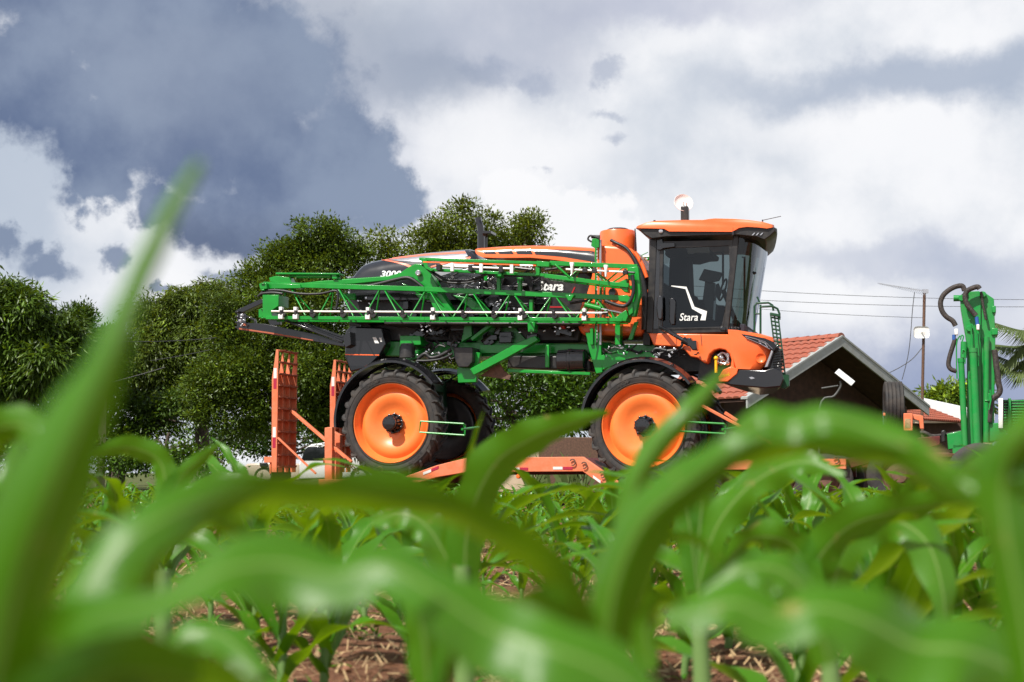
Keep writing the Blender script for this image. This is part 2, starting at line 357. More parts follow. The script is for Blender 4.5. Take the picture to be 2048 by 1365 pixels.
def hit(fr, bvh, px, py, off=.004):
    o, d = fr.lray(px, py); l, nn, i, ds = bvh.ray_cast(o, d)
    if l is None: l, nn, i, ds = bvh.find_nearest(o + d * 24); 
    if nn.dot(d) > 0: nn = -nn
    return l + nn * off
def strip(mb, fr, bvh, top, bot, n=16, m=4, off=.004, mi=0):
    def at(l, t):
        k = (len(l) - 1) * t; i = min(int(k), len(l) - 2); f = k - i; return (l[i][0] * (1 - f) + l[i + 1][0] * f, l[i][1] * (1 - f) + l[i + 1][1] * f)
    vs = []
    for i in range(n + 1):
        a, b = at(top, i / n), at(bot, i / n)
        for j in range(m + 1): f = j / m; vs.append(hit(fr, bvh, a[0] * (1 - f) + b[0] * f, a[1] * (1 - f) + b[1] * f, off))
    mb.add(vs, [(i * (m + 1) + j, i * (m + 1) + j + 1, (i + 1) * (m + 1) + j + 1, (i + 1) * (m + 1) + j) for i in range(n) for j in range(m)], mi)
def bvh_of(mb): return BVHTree.FromPolygons([tuple(p) for p in mb.v], mb.f)

# ================================================================== the ground
GROUND_X = np.concatenate([-np.geomspace(500, 7.2, 30), np.arange(-7, 7.01, .05), np.geomspace(7.2, 500, 30)])
GROUND_Y = np.concatenate([[-60, -20, -6, -2, -.5], np.arange(.2, 9.0, .05), np.geomspace(9.1, 900, 46)])
def vnoise(x, y, s, seed):
    r = np.random.default_rng(seed).random((256, 256)); x = x * s + 100.; y = y * s + 100.
    xi = np.floor(x).astype(int); yi = np.floor(y).astype(int); fx = x - xi; fy = y - yi; fx = fx * fx * (3 - 2 * fx); fy = fy * fy * (3 - 2 * fy)
    g = lambda a, b: r[a % 256, b % 256]
    return (g(xi, yi) * (1 - fx) + g(xi + 1, yi) * fx) * (1 - fy) + (g(xi, yi + 1) * (1 - fx) + g(xi + 1, yi + 1) * fx) * fy - .5
def build_ground():
    X, Y = np.meshgrid(GROUND_X, GROUND_Y); H = vnoise(X, Y, 1.1, 1) * .05 + vnoise(X, Y, 5., 2) * .035 + np.abs(vnoise(X, Y, 11., 3)) * .05
    fade = np.clip((11 - np.hypot(X, Y)) / 3, 0, 1); H = H * fade - .015
    ny, nx = X.shape; co = np.stack([X, Y, H], -1).reshape(-1, 3)
    i = (np.arange(ny - 1)[:, None] * nx + np.arange(nx - 1)[None]).ravel(); q = np.stack([i, i + 1, i + nx + 1, i + nx], 1)
    me = bpy.data.meshes.new('field'); me.vertices.add(len(co)); me.vertices.foreach_set('co', co.ravel()); me.loops.add(q.size); me.loops.foreach_set('vertex_index', q.ravel())
    me.polygons.add(len(q)); me.polygons.foreach_set('loop_start', np.arange(0, q.size, 4)); me.update(); me.validate(); me.shade_smooth()
    m = bpy.data.materials.new('soil'); m.use_nodes = True; nt = m.node_tree; b = nt.nodes['Principled BSDF']; L = nt.links
    geo = nt.nodes.new('ShaderNodeNewGeometry')
    def noise(s, d=8, r=.6):
        o = nt.nodes.new('ShaderNodeTexNoise'); o.inputs['Scale'].default_value = s; o.inputs['Detail'].default_value = d; o.inputs['Roughness'].default_value = r; L.new(geo.outputs['Position'], o.inputs['Vector']); return o.outputs['Fac']
    def mr(x, a, b_):
        o = nt.nodes.new('ShaderNodeMapRange'); L.new(x, o.inputs[0]); o.inputs[1].default_value = a; o.inputs[2].default_value = b_; return o.outputs[0]
    def mix(f, a, c):
        o = nt.nodes.new('ShaderNodeMix'); o.data_type = 'RGBA'; L.new(f, o.inputs[0])
        for k, v in ((6, a), (7, c)):
            if isinstance(v, tuple): o.inputs[k].default_value = (*v, 1)
            else: L.new(v, o.inputs[k])
        return o.outputs[2]
    soil = mix(mr(noise(9), .35, .65), (.17, .074, .040), (.30, .150, .086)); soil = mix(mr(noise(60, 6, .7), .45, .7), soil, (.10, .047, .03))
    grass = mix(mr(noise(1.5), .35, .65), (.045, .075, .018), (.12, .12, .04))
    sp = nt.nodes.new('ShaderNodeSeparateXYZ'); L.new(geo.outputs['Position'], sp.inputs[0])
    ad = nt.nodes.new('ShaderNodeMath'); ad.operation = 'MULTIPLY_ADD'; L.new(noise(.25), ad.inputs[0]); ad.inputs[1].default_value = 14; L.new(sp.outputs[1], ad.inputs[2])
    L.new(mix(mr(ad.outputs[0], 33, 37), soil, grass), b.inputs['Base Color']); b.inputs['Roughness'].default_value = .95; b.inputs['Specular IOR Level'].default_value = .2
    bp = nt.nodes.new('ShaderNodeBump'); bp.inputs['Strength'].default_value = .9; bp.inputs['Distance'].default_value = .03; L.new(noise(28, 10, .7), bp.inputs['Height']); L.new(bp.outputs[0], b.inputs['Normal'])
    me.materials.append(m); o = bpy.data.objects.new('field_ground', me); COL.objects.link(o); tag(o, kind='structure')
build_ground()

# ================================================================== the sprayer
YAW = R(-17.5)
_o = W(1040, 900, 23.7); F = Frame((_o.x, _o.y, 0), YAW)
sprayer = empty('sprayer', F.o, YAW)
tag(sprayer, 'orange and green field sprayer with folded green booms and black cab, carried on the trailer', 'sprayer')
P = F.at
WR = .93
rear_c = P(783, 847, .05); front_c = P(1287, 852, .05)
rear_c = Vector((rear_c.x, 0, rear_c.z)); front_c = Vector((front_c.x, 0, front_c.z))
FAR = 3.02                                       # outer face of the far wheels

def wheel(c, flip=False, tw=.42):
    w = empty('wheel', c, 0, sprayer)
    sg = -1 if flip else 1
    t = MB(); tp = [(.672, .05), (.70, .012), (.76, -.012), (.82, -.01), (.865, .012), (.885, .045), (.893, .1), (.896, .21), (.893, .32), (.885, .375), (.865, .408), (.82, .43), (.76, .432), (.70, .408), (.672, .37)]
    t.lathe([(r, sg * h) for r, h in tp], (0, 0, 0), n=96, cap=False)
    def cy(a, r, v): return Vector((r * math.cos(a), sg * v, r * math.sin(a)))
    n = 24
    for side in (0, 1):
        for k in range(n):
            a = 2 * math.pi * (k + .5 * side) / n; L = []
            for f, v, r0, r1, wd in ((0, .225, .88, .93, .042), (.35, .11, .88, .932, .045), (.75, .02, .86, .925, .05), (.92, -.012, .815, .875, .05)):
                vv = v if not side else .42 - v; aa = a + f * .20
                L.append([cy(aa - wd / 2, r0, vv), cy(aa + wd / 2, r0, vv), cy(aa + wd * .4, r1, vv), cy(aa - wd * .4, r1, vv)])
            t.loft(L)
    if not flip:                                                          # raised bands and letters on the sidewall
        for r0 in (.70, .79): t.lathe([(r0, -.008), (r0 + .004, -.018), (r0 + .012, -.018), (r0 + .016, -.008)], (0, 0, 0), n=96, cap=False)
        vs, fs = text_mesh('EXOP', 0, .02); mx = max(p.x for p in vs)
        for base in (2.05, -.9):
            t.add([cy(base - (p.x / mx - .5) * .42, .735 + p.y * .075, -.019) for p in vs], fs)
        for k in range(26):
            for base, ln in ((1.15, .5), (2.75, .45), (-1.0, .4)):
                a = base + ln * k / 26; p = [cy(a + d * .006, r, -.016) for d, r in ((-1, .80), (1, .80), (1, .825), (-1, .825))]; t.add(p + [q - Vector((0, sg * .006, 0)) for q in p], [(0, 1, 2, 3), (4, 5, 6, 7), (0, 1, 5, 4), (1, 2, 6, 5), (2, 3, 7, 6), (3, 0, 4, 7)])
    t.build('tyre', 'rubber', w, smooth=30)
    r = MB(); rp = [(.690, .03), (.688, .012), (.676, .004), (.668, .012), (.664, .03), (.640, .075), (.622, .11), (.612, .15), (.600, .165), (.585, .155), (.555, .128), (.50, .105), (.42, .118), (.34, .155), (.27, .19), (.22, .20), (.0, .20)]
    r.lathe([(a, sg * b) for a, b in rp], (0, 0, 0), n=96, cap=False)
    r.build('rim', 'rim_orange', w, smooth=45)
    h = MB(); h.lathe([(.165, sg * .205), (.165, sg * .17), (.14, sg * .165), (.125, sg * .10), (.118, sg * .0), (.125, sg * -.02), (.125, sg * -.07), (.11, sg * -.085), (.05, sg * -.09), (0, sg * -.092)], (0, 0, 0), n=40)
    for k in range(10):
        a = 2 * math.pi * k / 10 + .2; c = Vector((.160 * math.cos(a), 0, .160 * math.sin(a)))
        h.lathe([(.022, sg * .20), (.022, sg * .12), (.014, sg * .115), (0, sg * .11)], c, n=8)
        c = Vector((.09 * math.cos(a), 0, .09 * math.sin(a))); h.lathe([(.008, sg * -.08), (.008, sg * -.096), (0, sg * -.097)], c, n=6)
    h.build('hub', 'gloss_black', w, smooth=40)
    return w
wheel(rear_c); wheel(front_c)
for c in (rear_c, front_c): wheel(Vector((c.x, FAR, c.z)), True)

def fender(c, v0, v1, a0, a1, r, dx, dz):
    m = MB(); L = []; n = 30
    for i in range(n + 1):
        a = R(a0 + (a1 - a0) * i / n); d = Vector((math.cos(a), 0, math.sin(a))); o = Vector((c.x + dx, 0, c.z + dz))
        prof = [(0, r - .05), (0, r - .012), (.02, r), (.30 * (v1 - v0), r + .02), (.36 * (v1 - v0), r + .045), (.64 * (v1 - v0), r + .045), (.70 * (v1 - v0), r + .02), (v1 - v0 - .02, r), (v1 - v0, r - .012), (v1 - v0, r - .05), (v1 - v0 - .012, r - .05), (v1 - v0 - .025, r - .02), (.025, r - .02), (.012, r - .05)]
        L.append([o + d * rr + Vector((0, v0 + v, 0)) for v, rr in prof])
    m.loft(L)
    for a in (a0 + 25, (a0 + a1) / 2, a1 - 30): 
        d = Vector((math.cos(R(a)), 0, math.sin(R(a)))); o = Vector((c.x + dx, 0, c.z + dz)); m.ball(o + d * (r + .012) + Vector((0, v0 + .05, 0)), .014, n=6)
    m.build('fender', 'gloss_black', sprayer, smooth=40)
for c in (rear_c, front_c):
    fender(c, -.05, .47, 37, 187, 1.03, -.02, .06); fender(c, FAR - .47, FAR + .05, 37, 187, 1.03, -.02, .06)

# running gear: axle beams, struts, wheel motors, added rim drums, fender stays
for c in (rear_c, front_c):
    for s, v in ((1, 0), (-1, FAR)):
        fd = MB(); fd.lathe([(0, s * .34), (.30, s * .34), (.56, s * .40), (.60, s * .38), (.60, s * .25), (.55, s * .22), (0, s * .22)], (c.x, v, c.z), 'y', 40); fd.build('added_rim_drum', 'black', sprayer, smooth=40)  # black drum added inside each wheel to block the sunlit rim
for c in (rear_c, front_c):
    ax = MB()
    ax.bar((c.x, .7, c.z + .75), (c.x, FAR - .7, c.z + .75), .26, .22)
    for s, v in ((1, .52), (-1, FAR - .52)):
        ax.bar((c.x, v, c.z + .78), (c.x + .02, v, c.z - .05), .20, .16); ax.tube([(c.x, v - s * .1, c.z), (c.x, v + s * .08, c.z)], .17, 20)
        ax.tube([(c.x - .12, v + s * .12, c.z + .15), (c.x - .05, v + s * .14, c.z + .85)], .045, 10); ax.bar((c.x, v, c.z + .78), (c.x, v + s * .35, c.z + .85), .18, .12)
        for a in (70, 110): ax.bar((c.x + math.cos(R(a)) * 1.04, v, c.z + math.sin(R(a)) * 1.04 + .03), (c.x, v, c.z + .8), .05, .03)
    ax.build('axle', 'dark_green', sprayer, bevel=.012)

# chassis rails and brackets
ch = MB()
def plate(mb, px, v0, v1, mi=0, rake=0):
    a = F.pts(px, v0); mb.prism(a, [p + Vector((-rake * (v1 - v0) * max(0, min(1, (x - 1480) / 40)), v1 - v0, 0)) for p, (x, y) in zip(a, px)], mi)
def pbar(mb, a, b, va, vb, w, h, mi=0, up=(0, 0, 1)): mb.bar(P(*a, va), P(*b, vb), w, h, mi, up)
def ptube(mb, l, v, r, n=8, mi=0, smooth=0):
    vs = v if isinstance(v, (list, tuple)) else [v] * len(l); mb.tube([P(x, y, q) for (x, y), q in zip(l, vs)], r, n, mi, smooth)
plate(ch, [(760, 683), (1310, 690), (1310, 716), (760, 712)], .85, 1.05); plate(ch, [(760, 683), (1310, 690), (1310, 716), (760, 712)], 2.0, 2.2)
for px in (800, 930, 1085, 1200, 1290): plate(ch, [(px, 685), (px + 22, 685), (px + 22, 712), (px, 712)], 1.05, 2.0)
plate(ch, [(800, 672), (840, 672), (842, 690), (800, 692)], .5, .8); plate(ch, [(808, 706), (836, 700), (838, 716), (812, 722)], .45, .6)
plate(ch, [(950, 668), (995, 650), (1030, 655), (1062, 690), (1050, 700), (955, 696)], .9, .98)
plate(ch, [(960, 690), (1180, 690), (1180, 707), (960, 707)], .7, .76)
plate(ch, [(1170, 665), (1200, 665), (1205, 745), (1192, 748), (1178, 700)], .5, .58); plate(ch, [(1200, 712), (1240, 700), (1300, 705), (1320, 720), (1250, 722), (1205, 740)], .5, .6)
plate(ch, [(925, 700), (960, 706), (952, 765), (916, 766), (914, 745)], .5, .6); plate(ch, [(1090, 690), (1098, 690), (1098, 735), (1090, 735)], .5, .56)
plate(ch, [(1015, 738), (1180, 745), (1180, 751), (1015, 745)], .45, .55)
ch.build('chassis', 'green', sprayer, bevel=.008)
ar = MB(); plate(ar, [(940, 738), (947, 751), (1012, 717), (1076, 681), (1070, 672), (1030, 688), (1002, 704)], .25, .42)
ar.build('support_arm', 'green', sprayer, bevel=.01)
gs = MB(); plate(gs, [(960, 752), (985, 735), (1000, 728), (1008, 742), (1022, 752), (1018, 760)], .42, .45); gs.build('gusset', 'pole_rust', sprayer, bevel=.004)

# black bodywork: engine bay, added shade tray, side boxes
bb = MB()
plate(bb, [(703, 556), (1195, 545), (1190, 600), (1168, 640), (1160, 686), (700, 686), (692, 610)], .95, 2.1)
bb.build('engine_bay', 'black', sprayer, bevel=.05)
bx = MB()
plate(bx, [(690, 663), (700, 653), (765, 655), (772, 690), (760, 712), (735, 737), (700, 745), (689, 715)], .62, 2.2)
bx.build('rear_cover', 'gloss_black', sprayer, bevel=.03)
bl = MB(); plate(bl, [(690, 708.5), (758, 709.5), (758, 711.5), (690, 710.5)], .612, .64); bl.build('cover_stripe', 'orange', sprayer)
sm = MB(); plate(sm, [(745, 675), (752, 675), (758, 687), (750, 687)], .612, .63); plate(sm, [(758, 676), (763, 676), (764, 684), (761, 684)], .612, .63); sm.build('cover_sticker', 'decal_white', sprayer)
hb = MB(); plate(hb, [(905, 695), (945, 695), (945, 724), (936, 735), (916, 735), (910, 722)], .35, .75); hb.build('battery_box', 'black', sprayer, bevel=.015)
tk = MB(); c0 = P(1113, 722, .5); c1 = P(1172, 724, .5)
tk.loft([[Vector((x, .62 + .25 * math.copysign(abs(math.cos(t)) ** .7, math.cos(t)) * s, c0.z + .20 * math.copysign(abs(math.sin(t)) ** .7, math.sin(t)) * s)) for t in [2 * math.pi * k / 24 for k in range(24)]] for x, s in ((c0.x, .7), (c0.x + .03, .95), (c0.x + .2, 1), (c0.x + .21, 1.04), (c0.x + .25, 1.04), (c0.x + .26, 1), (c1.x - .03, .95), (c1.x, .7))])
tk.build('air_tank', 'gloss_black', sprayer, smooth=40)
ut = MB(); plate(ut, [(768, 644), (1160, 646), (1160, 650), (768, 649)], .30, .96); plate(ut, [(700, 640), (770, 642), (770, 645), (700, 645)], .45, .96); ut.build('added_shade_tray', 'black', sprayer, bevel=.015)  # black shelf added to cast shade on the chassis below
st = MB(); plate(st, [(1016, 712), (1112, 712), (1180, 722), (1180, 742), (1040, 737), (1014, 735)], .6, 1.0); st.build('step_box', 'black', sprayer, bevel=.02)
cn = MB(); cc = P(815, 698, .45); cn.lathe([(.145, -.16), (.14, .02), (.115, .09), (0, .10)], cc, 'z', 24); cn.build('air_spring', 'black', sprayer, smooth=40)

# engine hood
def hood(px, v0, v1, pw=4.5, n=24, dz=0):
    rings = []
    for x, yt, yb in px:
        t, b = P(x, yt, v0), P(x, yb, v0); hw = (v1 - v0) / 2; vc = (v0 + v1) / 2
        rings.append([Vector((t.x, vc - hw * math.copysign(abs(math.cos(a)) ** (2 / pw), math.cos(a)), b.z + (t.z - b.z) * abs(math.sin(a)) ** (2 / pw))) for a in [math.pi * k / n for k in range(n + 1)]])
    m = MB(); m.loft(rings); return m
eh = hood([(700.5, 552, 575), (702, 546, 590), (706, 538, 600), (713, 528, 600), (722, 521, 600), (737, 516, 600), (760, 511.5, 600), (795, 505, 600), (830, 500, 600), (870, 496, 600), (905, 493, 600), (926, 491.5, 600), (934, 494, 600), (941, 500, 600), (950, 512, 600), (958, 524, 600)], .72, 2.3)
eh.build('engine_hood', 'hood_grey', sprayer, smooth=50); eb = bvh_of(eh)
dc = MB()
strip(dc, F, eb, [(768, 518.5), (800, 512.5), (850, 505), (900, 500.5), (928, 499)], [(768, 519), (800, 523), (850, 524), (900, 520), (936, 513)], 24, 6)
strip(dc, F, eb, [(862, 538), (900, 527), (940, 518)], [(858, 560), (905, 545), (948, 530)], 16, 6)
dc.build('hood_panel', 'silver', sprayer, smooth=60)
dp = MB(); strip(dp, F, eb, [(762, 520), (800, 514.5), (850, 509), (900, 506), (930, 504)], [(764, 522), (800, 517.5), (850, 512), (900, 509), (932, 507.5)], 20, 2, .007)
strip(dp, F, eb, [(764, 520), (790, 523), (812, 528), (828, 534)], [(768, 522), (790, 526), (810, 531.5), (823, 538)], 14, 2, .007)
strip(dp, F, eb, [(858, 534), (895, 524), (940, 514)], [(858, 537), (897, 527), (942, 517)], 14, 2, .007)
dp.build('hood_stripe', 'pink_stripe', sprayer)
tx = MB(); text_px(tx, F, '3000', 761, 542, 803, 555, bvh=eb, shear=.25, offset=.03, off=.007); tx.build('hood_number', 'decal_white', sprayer, smooth=0)
ex = MB(); ptube(ex, [(962, 500), (962, 470), (960, 452), (957, 443), (956, 436)], 1.5, [.065, .065, .062, .058, .058], 16, 0, 6); plate(ex, [(952, 462), (982, 462), (982, 467), (952, 467)], 1.45, 1.75); ptube(ex, [(972, 496), (972, 467)], 1.7, .03)
ex.build('exhaust_pipe', 'gloss_black', sprayer, smooth=40)

# orange tank hood with the filler tower
oh = hood([(950.5, 495, 503), (952, 492.5, 507), (956, 491, 510.5), (965, 490, 515), (985, 488.2, 516), (1020, 486, 516), (1060, 485, 515.5), (1100, 485.4, 519), (1140, 486.5, 524), (1180, 489, 531), (1200, 492, 536), (1215, 497, 545)], .62, 2.4, 4)
oh.build('tank_hood', 'orange', sprayer, smooth=50); ob = bvh_of(oh)
tk = MB(); base = [(1188, 489), (1215, 489), (1240, 491), (1262, 497), (1275, 512), (1286, 545), (1292, 600), (1291, 650), (1284, 671), (1164, 671), (1154, 655), (1160, 612), (1172, 588), (1182, 552), (1186, 530)]
plate(tk, base, .6, 2.4); tk.build('product_tank', 'orange', sprayer, bevel=.07, segs=4); tb = bvh_of(tk)
tw = MB(); tc_ = P(1236, 500, .98); zt = P(1236, 464, .98).z
tw.lathe([(.33, 2.9 - tc_.z), (.325, zt - tc_.z - .32), (.312, zt - tc_.z - .03), (.30, zt - tc_.z), (.22, zt - tc_.z + .005), (.0, zt - tc_.z + .01)], tc_, 'z', 40)
tw.build('filler_tower', 'orange', sprayer, smooth=40)
lid = MB(); lid.lathe([(.20, zt - tc_.z), (.20, zt - tc_.z + .03), (.16, zt - tc_.z + .05), (0, zt - tc_.z + .055)], tc_, 'z', 28); lid.build('filler_lid', 'black', sprayer, smooth=40)
ds = MB()
for a, b in ((964, 987), (993, 1022), (1029, 1060)):
    f = lambda x: np.interp(x, [962, 1060, 1120, 1180, 1213], [502, 499, 499.5, 502.5, 506]); g = lambda x: np.interp(x, [962, 1060, 1120, 1180, 1213], [508, 509, 514, 524, 533])
    strip(ds, F, ob, [(a, f(a)), (b, f(b))], [(a + 6, g(a)), (b + 6, g(b))], 6, 4)
xs = np.linspace(1066, 1212, 9); strip(ds, F, ob, [(x, f(x)) for x in xs], [(x + 5, g(x)) for x in xs], 22, 4)
ds.build('hood_inset', 'hood_grey', sprayer, smooth=60)
sp = MB(); plate(sp, [(1080, 548), (1172, 545), (1182, 552), (1184, 566), (1178, 588), (1166, 610), (1158, 640), (1085, 640)], .80, .93); sp.build('side_panel', 'black', sprayer, bevel=.03)
tx = MB(); text_px(tx, F, 'Stara', 1074, 563, 1127, 582, v=.80, shear=.25, offset=.03); tx.build('panel_lettering', 'decal_white', sprayer, smooth=0)
rs = MB(); plate(rs, [(1148, 575), (1151, 574), (1144, 590), (1141, 590)], .792, .80); plate(rs, [(1152, 552), (1155, 552), (1154, 562), (1151, 562)], .792, .80); plate(rs, [(1100, 613), (1126, 613), (1126, 616), (1100, 616)], .792, .80); rs.build('panel_stripe', 'red', sprayer)
rv = MB(); plate(rv, [(1115, 645), (1129, 645), (1129, 658), (1122, 658), (1120, 652), (1115, 652)], .5, .6); rv.build('drain_valve', 'red', sprayer, bevel=.01)
th = MB(); ptube(th, [(1222, 481), (1232, 486), (1250, 495), (1262, 508), (1274, 530), (1284, 560), (1290, 600), (1290, 660)], [.62, .58, .56, .54, .54, .54, .56, .6], [.028, .028, .028, .028, .04, .055, .06, .06], 12, 0, 5)
plate(th, [(1271, 516), (1279, 523), (1297, 560), (1300, 690), (1286, 690), (1289, 600), (1280, 545)], .7, 2.2); th.build('filler_hose', 'hose', sprayer, smooth=50)
bk = MB(); ptube(bk, [(1270, 505), (1284, 530), (1293, 556)], .62, [.035, .04, .04], 10, 0, 6); plate(bk, [(1293, 580), (1299, 580), (1304, 668), (1296, 668)], .55, .7); bk.build('tank_edge', 'orange', sprayer, smooth=40)
vc = MB(); cv = P(1225, 585, .55); vc.lathe([(.0, -.03), (.06, -.03), (.075, 0), (.075, .06)], cv, 'y', 20); ptube(vc, [(1226, 573), (1226, 582)], .55, .02); vc.build('tank_valve', 'gloss_black', sprayer, smooth=40)
lg = MB(); pbar(lg, (1192, 478), (1192, 690), .48, .48, .06, .03); plate(lg, [(1184, 478), (1198, 476), (1198, 495), (1190, 497), (1182, 492)], .45, .52); plate(lg, [(1180, 656), (1186, 656), (1186, 690), (1180, 690)], .45, .52); plate(lg, [(1230, 645), (1240, 645), (1240, 690), (1230, 690)], .4, .6); plate(lg, [(1199, 575), (1202, 575), (1202, 592), (1199, 592)], .45, .5); plate(lg, [(1207, 575), (1210, 575), (1210, 592), (1207, 592)], .45, .5); plate(lg, [(1268, 645), (1276, 643), (1264, 680), (1256, 680)], .42, .5)
lg.build('gauge_post', 'green', sprayer, bevel=.006)
lt = MB()
for k in range(28): plate(lt, [(1190, 494 + k * 6.9), (1194.5, 494 + k * 6.9), (1194.5, 498.6 + k * 6.9), (1190, 498.6 + k * 6.9)], .462, .466)
lt.build('level_gauge', 'decal_white', sprayer)
pt = MB(); ptube(pt, [(1201, 480), (1201, 690)], .50, .022); pt.build('sight_tube', 'silver', sprayer)
gh = MB(); ptube(gh, [(1200, 478), (1190, 474), (1180, 472), (1176, 479), (1183, 484)], .45, .016, 8, 0, 5); ptube(gh, [(1183, 474), (1200, 474)], .5, .03); gh.build('gauge_hose', 'hose', sprayer, smooth=50)

# ------------------------------------------------------------------ booms
def truss(name, top, bot, v_top, v_n, v_f, nodes, half, wt, wb, mats=('green',), far=True):
    b = empty(name, (0, 0, 0), 0, sprayer)
    c = MB()
    for i in range(len(top) - 1): pbar(c, top[i], top[i + 1], v_top, v_top, wt * .8, wt)
    c.build('top_chord', 'green', b, bevel=.006)
    c = MB()
    for v in ((v_n, v_f) if far else (v_n,)):
        for i in range(len(bot) - 1):
            a, d = P(*bot[i], v_n), P(*bot[i + 1], v_n); a.y = d.y = v; c.bar(a, d, wb, wb)
    c.build('bottom_chord', 'green', b, bevel=.005)
    c = MB(); ty = lambda x: np.interp(x, [q[0] for q in top], [q[1] for q in top]); by = lambda x: np.interp(x, [q[0] for q in bot], [q[1] for q in bot])
    for x in nodes:
        a = P(x - 4, ty(x) + 2, v_top); a2 = P(x + 4, ty(x) + 2, v_top)
        for v in ((v_n, v_f) if far else (v_n,)):
            l = P(x - half, by(x), v_n); r = P(x + half, by(x), v_n); l.y = r.y = v
            l.x += (v - v_n) * .1; r.x += (v - v_n) * .1
            c.tube([l, a, a2, r], .0135, 8)
    c.build('lattice', 'green', b, smooth=50)
    return b
low = truss('lower_boom', [(528, 569), (850, 579), (1278, 598)], [(533, 636), (850, 638), (1245, 640)], .22, .0, .42, [576, 672, 764, 855, 941, 1024, 1107, 1187], 37, .085, .06)
e = MB(); plate(e, [(525, 590), (557, 590), (557, 612), (542, 622), (545, 637), (525, 637)], .0, .4); plate(e, [(518, 568), (532, 566), (534, 578), (520, 579)], .05, .3); plate(e, [(517, 619), (530, 617), (530, 634), (517, 636)], .05, .3); plate(e, [(533, 566), (600, 569), (602, 577), (533, 578)], .15, .3)
for y in (566, 579, 617, 635): plate(e, [(521, y), (528, y), (528, y + 2.5), (521, y + 2.5)], .02, .34)
e.build('end_frame', 'green', low, bevel=.008)
e = MB(); plate(e, [(1222, 622), (1230, 636), (1240, 628), (1252, 620), (1256, 632), (1252, 643), (1224, 643)], -.02, .3); e.build('pivot_bracket', 'green', low, bevel=.008); e = MB(); plate(e, [(1236, 592), (1254, 590), (1264, 600), (1266, 626), (1258, 632), (1252, 604), (1238, 603)], .0, .25); e.build('pivot_bracket', 'green', low, bevel=.008); e = MB(); plate(e, [(1130, 590), (1148, 590), (1142, 602), (1136, 602)], .12, .18)
e.build('pivot_bracket', 'green', low, bevel=.008)
p = MB(); ptube(p, [(543, 623), (850, 624.5), (1212, 626.5)], -.06, .017, 8); p.build('spray_pipe', 'pale_pipe', low)
n_ = MB(); w_ = MB()
for x in np.arange(562, 1215, 60.5):
    y = np.interp(x, [543, 1212], [623, 626.5]); plate(n_, [(x - 3, y - 4), (x + 3, y - 4), (x + 3, y + 4), (x - 3, y + 4)], -.10, -.02); plate(n_, [(x - 4, y + 4), (x + 9, y + 4), (x + 8, y + 8), (x + 3, y + 12), (x - 2, y + 11)], -.09, -.03)
for x in (561, 590, 735, 865, 1040, 1168):
    y = np.interp(x, [543, 1212], [623, 626.5]); w_ = MB(); plate(w_, [(x - 3.5, y - 9), (x + 3, y - 9), (x + 3, y - 2), (x - 3.5, y - 2)], -.11, -.03); plate(w_, [(x - 5, y + 6), (x + 4, y + 5), (x + 4, y + 15), (x - 5, y + 15)], -.11, -.03); w_.build('nozzle_body', 'white', low, bevel=.006); plate(n_, [(x - 2, y - 2), (x + 2, y - 2), (x + 2, y + 6), (x - 2, y + 6)], -.12, -.02)
ptube(n_, [(1205, 626.5), (1216, 626)], -.06, .028); ptube(n_, [(1214, 620), (1214, 634)], -.06, .022)
n_.build('nozzle_clamp', 'black', low, bevel=.004)
cy = MB(); ptube(cy, [(1170, 610), (1202, 618)], .1, .045, 14); cy.build('boom_cylinder', 'green', low, smooth=40); cy = MB(); ptube(cy, [(1202, 618), (1245, 627)], .1, .018, 10); cy.build('cylinder_rod', 'chrome', low, smooth=40)

up = truss('upper_boom', [(1100, 527), (1275, 534)], [(1090, 552), (1200, 566), (1258, 572)], .12, .02, .32, [1170], 40, .075, .07)
e = MB(); pbar(e, (840, 519), (1078, 527), .06, .06, .1, .05); plate(e, [(840, 517), (852, 517), (856, 534), (868, 540), (862, 543), (850, 537)], .0, .15); e.build('fold_section', 'green', up, bevel=.006); e = MB(); pbar(e, (860, 540), (1090, 551), .05, .05, .06, .05); e.build('fold_section', 'green', up, bevel=.006); e = MB(); pbar(e, (880, 533), (1060, 539), .35, .35, .05, .04); plate(e, [(1073, 522), (1098, 524), (1098, 534), (1073, 533)], -.02, .2); plate(e, [(1071, 534), (1079, 534), (1079, 551), (1071, 551)], .0, .12)
plate(e, [(995, 545), (1003, 545), (1003, 553), (995, 553)], -.02, .12); ptube(e, [(1110, 529), (1140, 556)], -.01, .02); ptube(e, [(1245, 536), (1210, 566)], .0, .014); ptube(e, [(1260, 543), (1218, 570)], .0, .014)
e.build('fold_section', 'green', up, bevel=.006)
e = MB(); plate(e, [(846, 523), (1072, 530), (1072, 532.5), (846, 525.5)], -.002, .02); e.build('marker_strip', 'orange', up)
e = MB(); plate(e, [(1254, 536), (1276, 533), (1281, 585), (1270, 633), (1262, 634), (1264, 610), (1258, 612), (1256, 606), (1268, 585), (1264, 560), (1256, 560)], .05, .2); plate(e, [(1236, 565), (1254, 557), (1256, 585), (1248, 584), (1238, 574)], .02, .2); e.build('end_frame', 'green', up, bevel=.01)
p = MB(); ptube(p, [(886, 532.5), (1028, 538)], -.07, .017); ptube(p, [(1040, 531), (1066, 532)], -.07, .016); ptube(p, [(1132, 539), (1258, 545)], -.05, .017); p.build('spray_pipe', 'pale_pipe', up)
w_ = MB(); n_ = MB()
for x in (904, 962, 1023): w_ = MB(); plate(w_, [(x - 3.5, 526 + (x - 904) * .03), (x + 3, 526 + (x - 904) * .03), (x + 3, 543 + (x - 904) * .035), (x - 3.5, 543 + (x - 904) * .035)], -.11, -.07); w_.build('nozzle_body', 'white', up, bevel=.005)
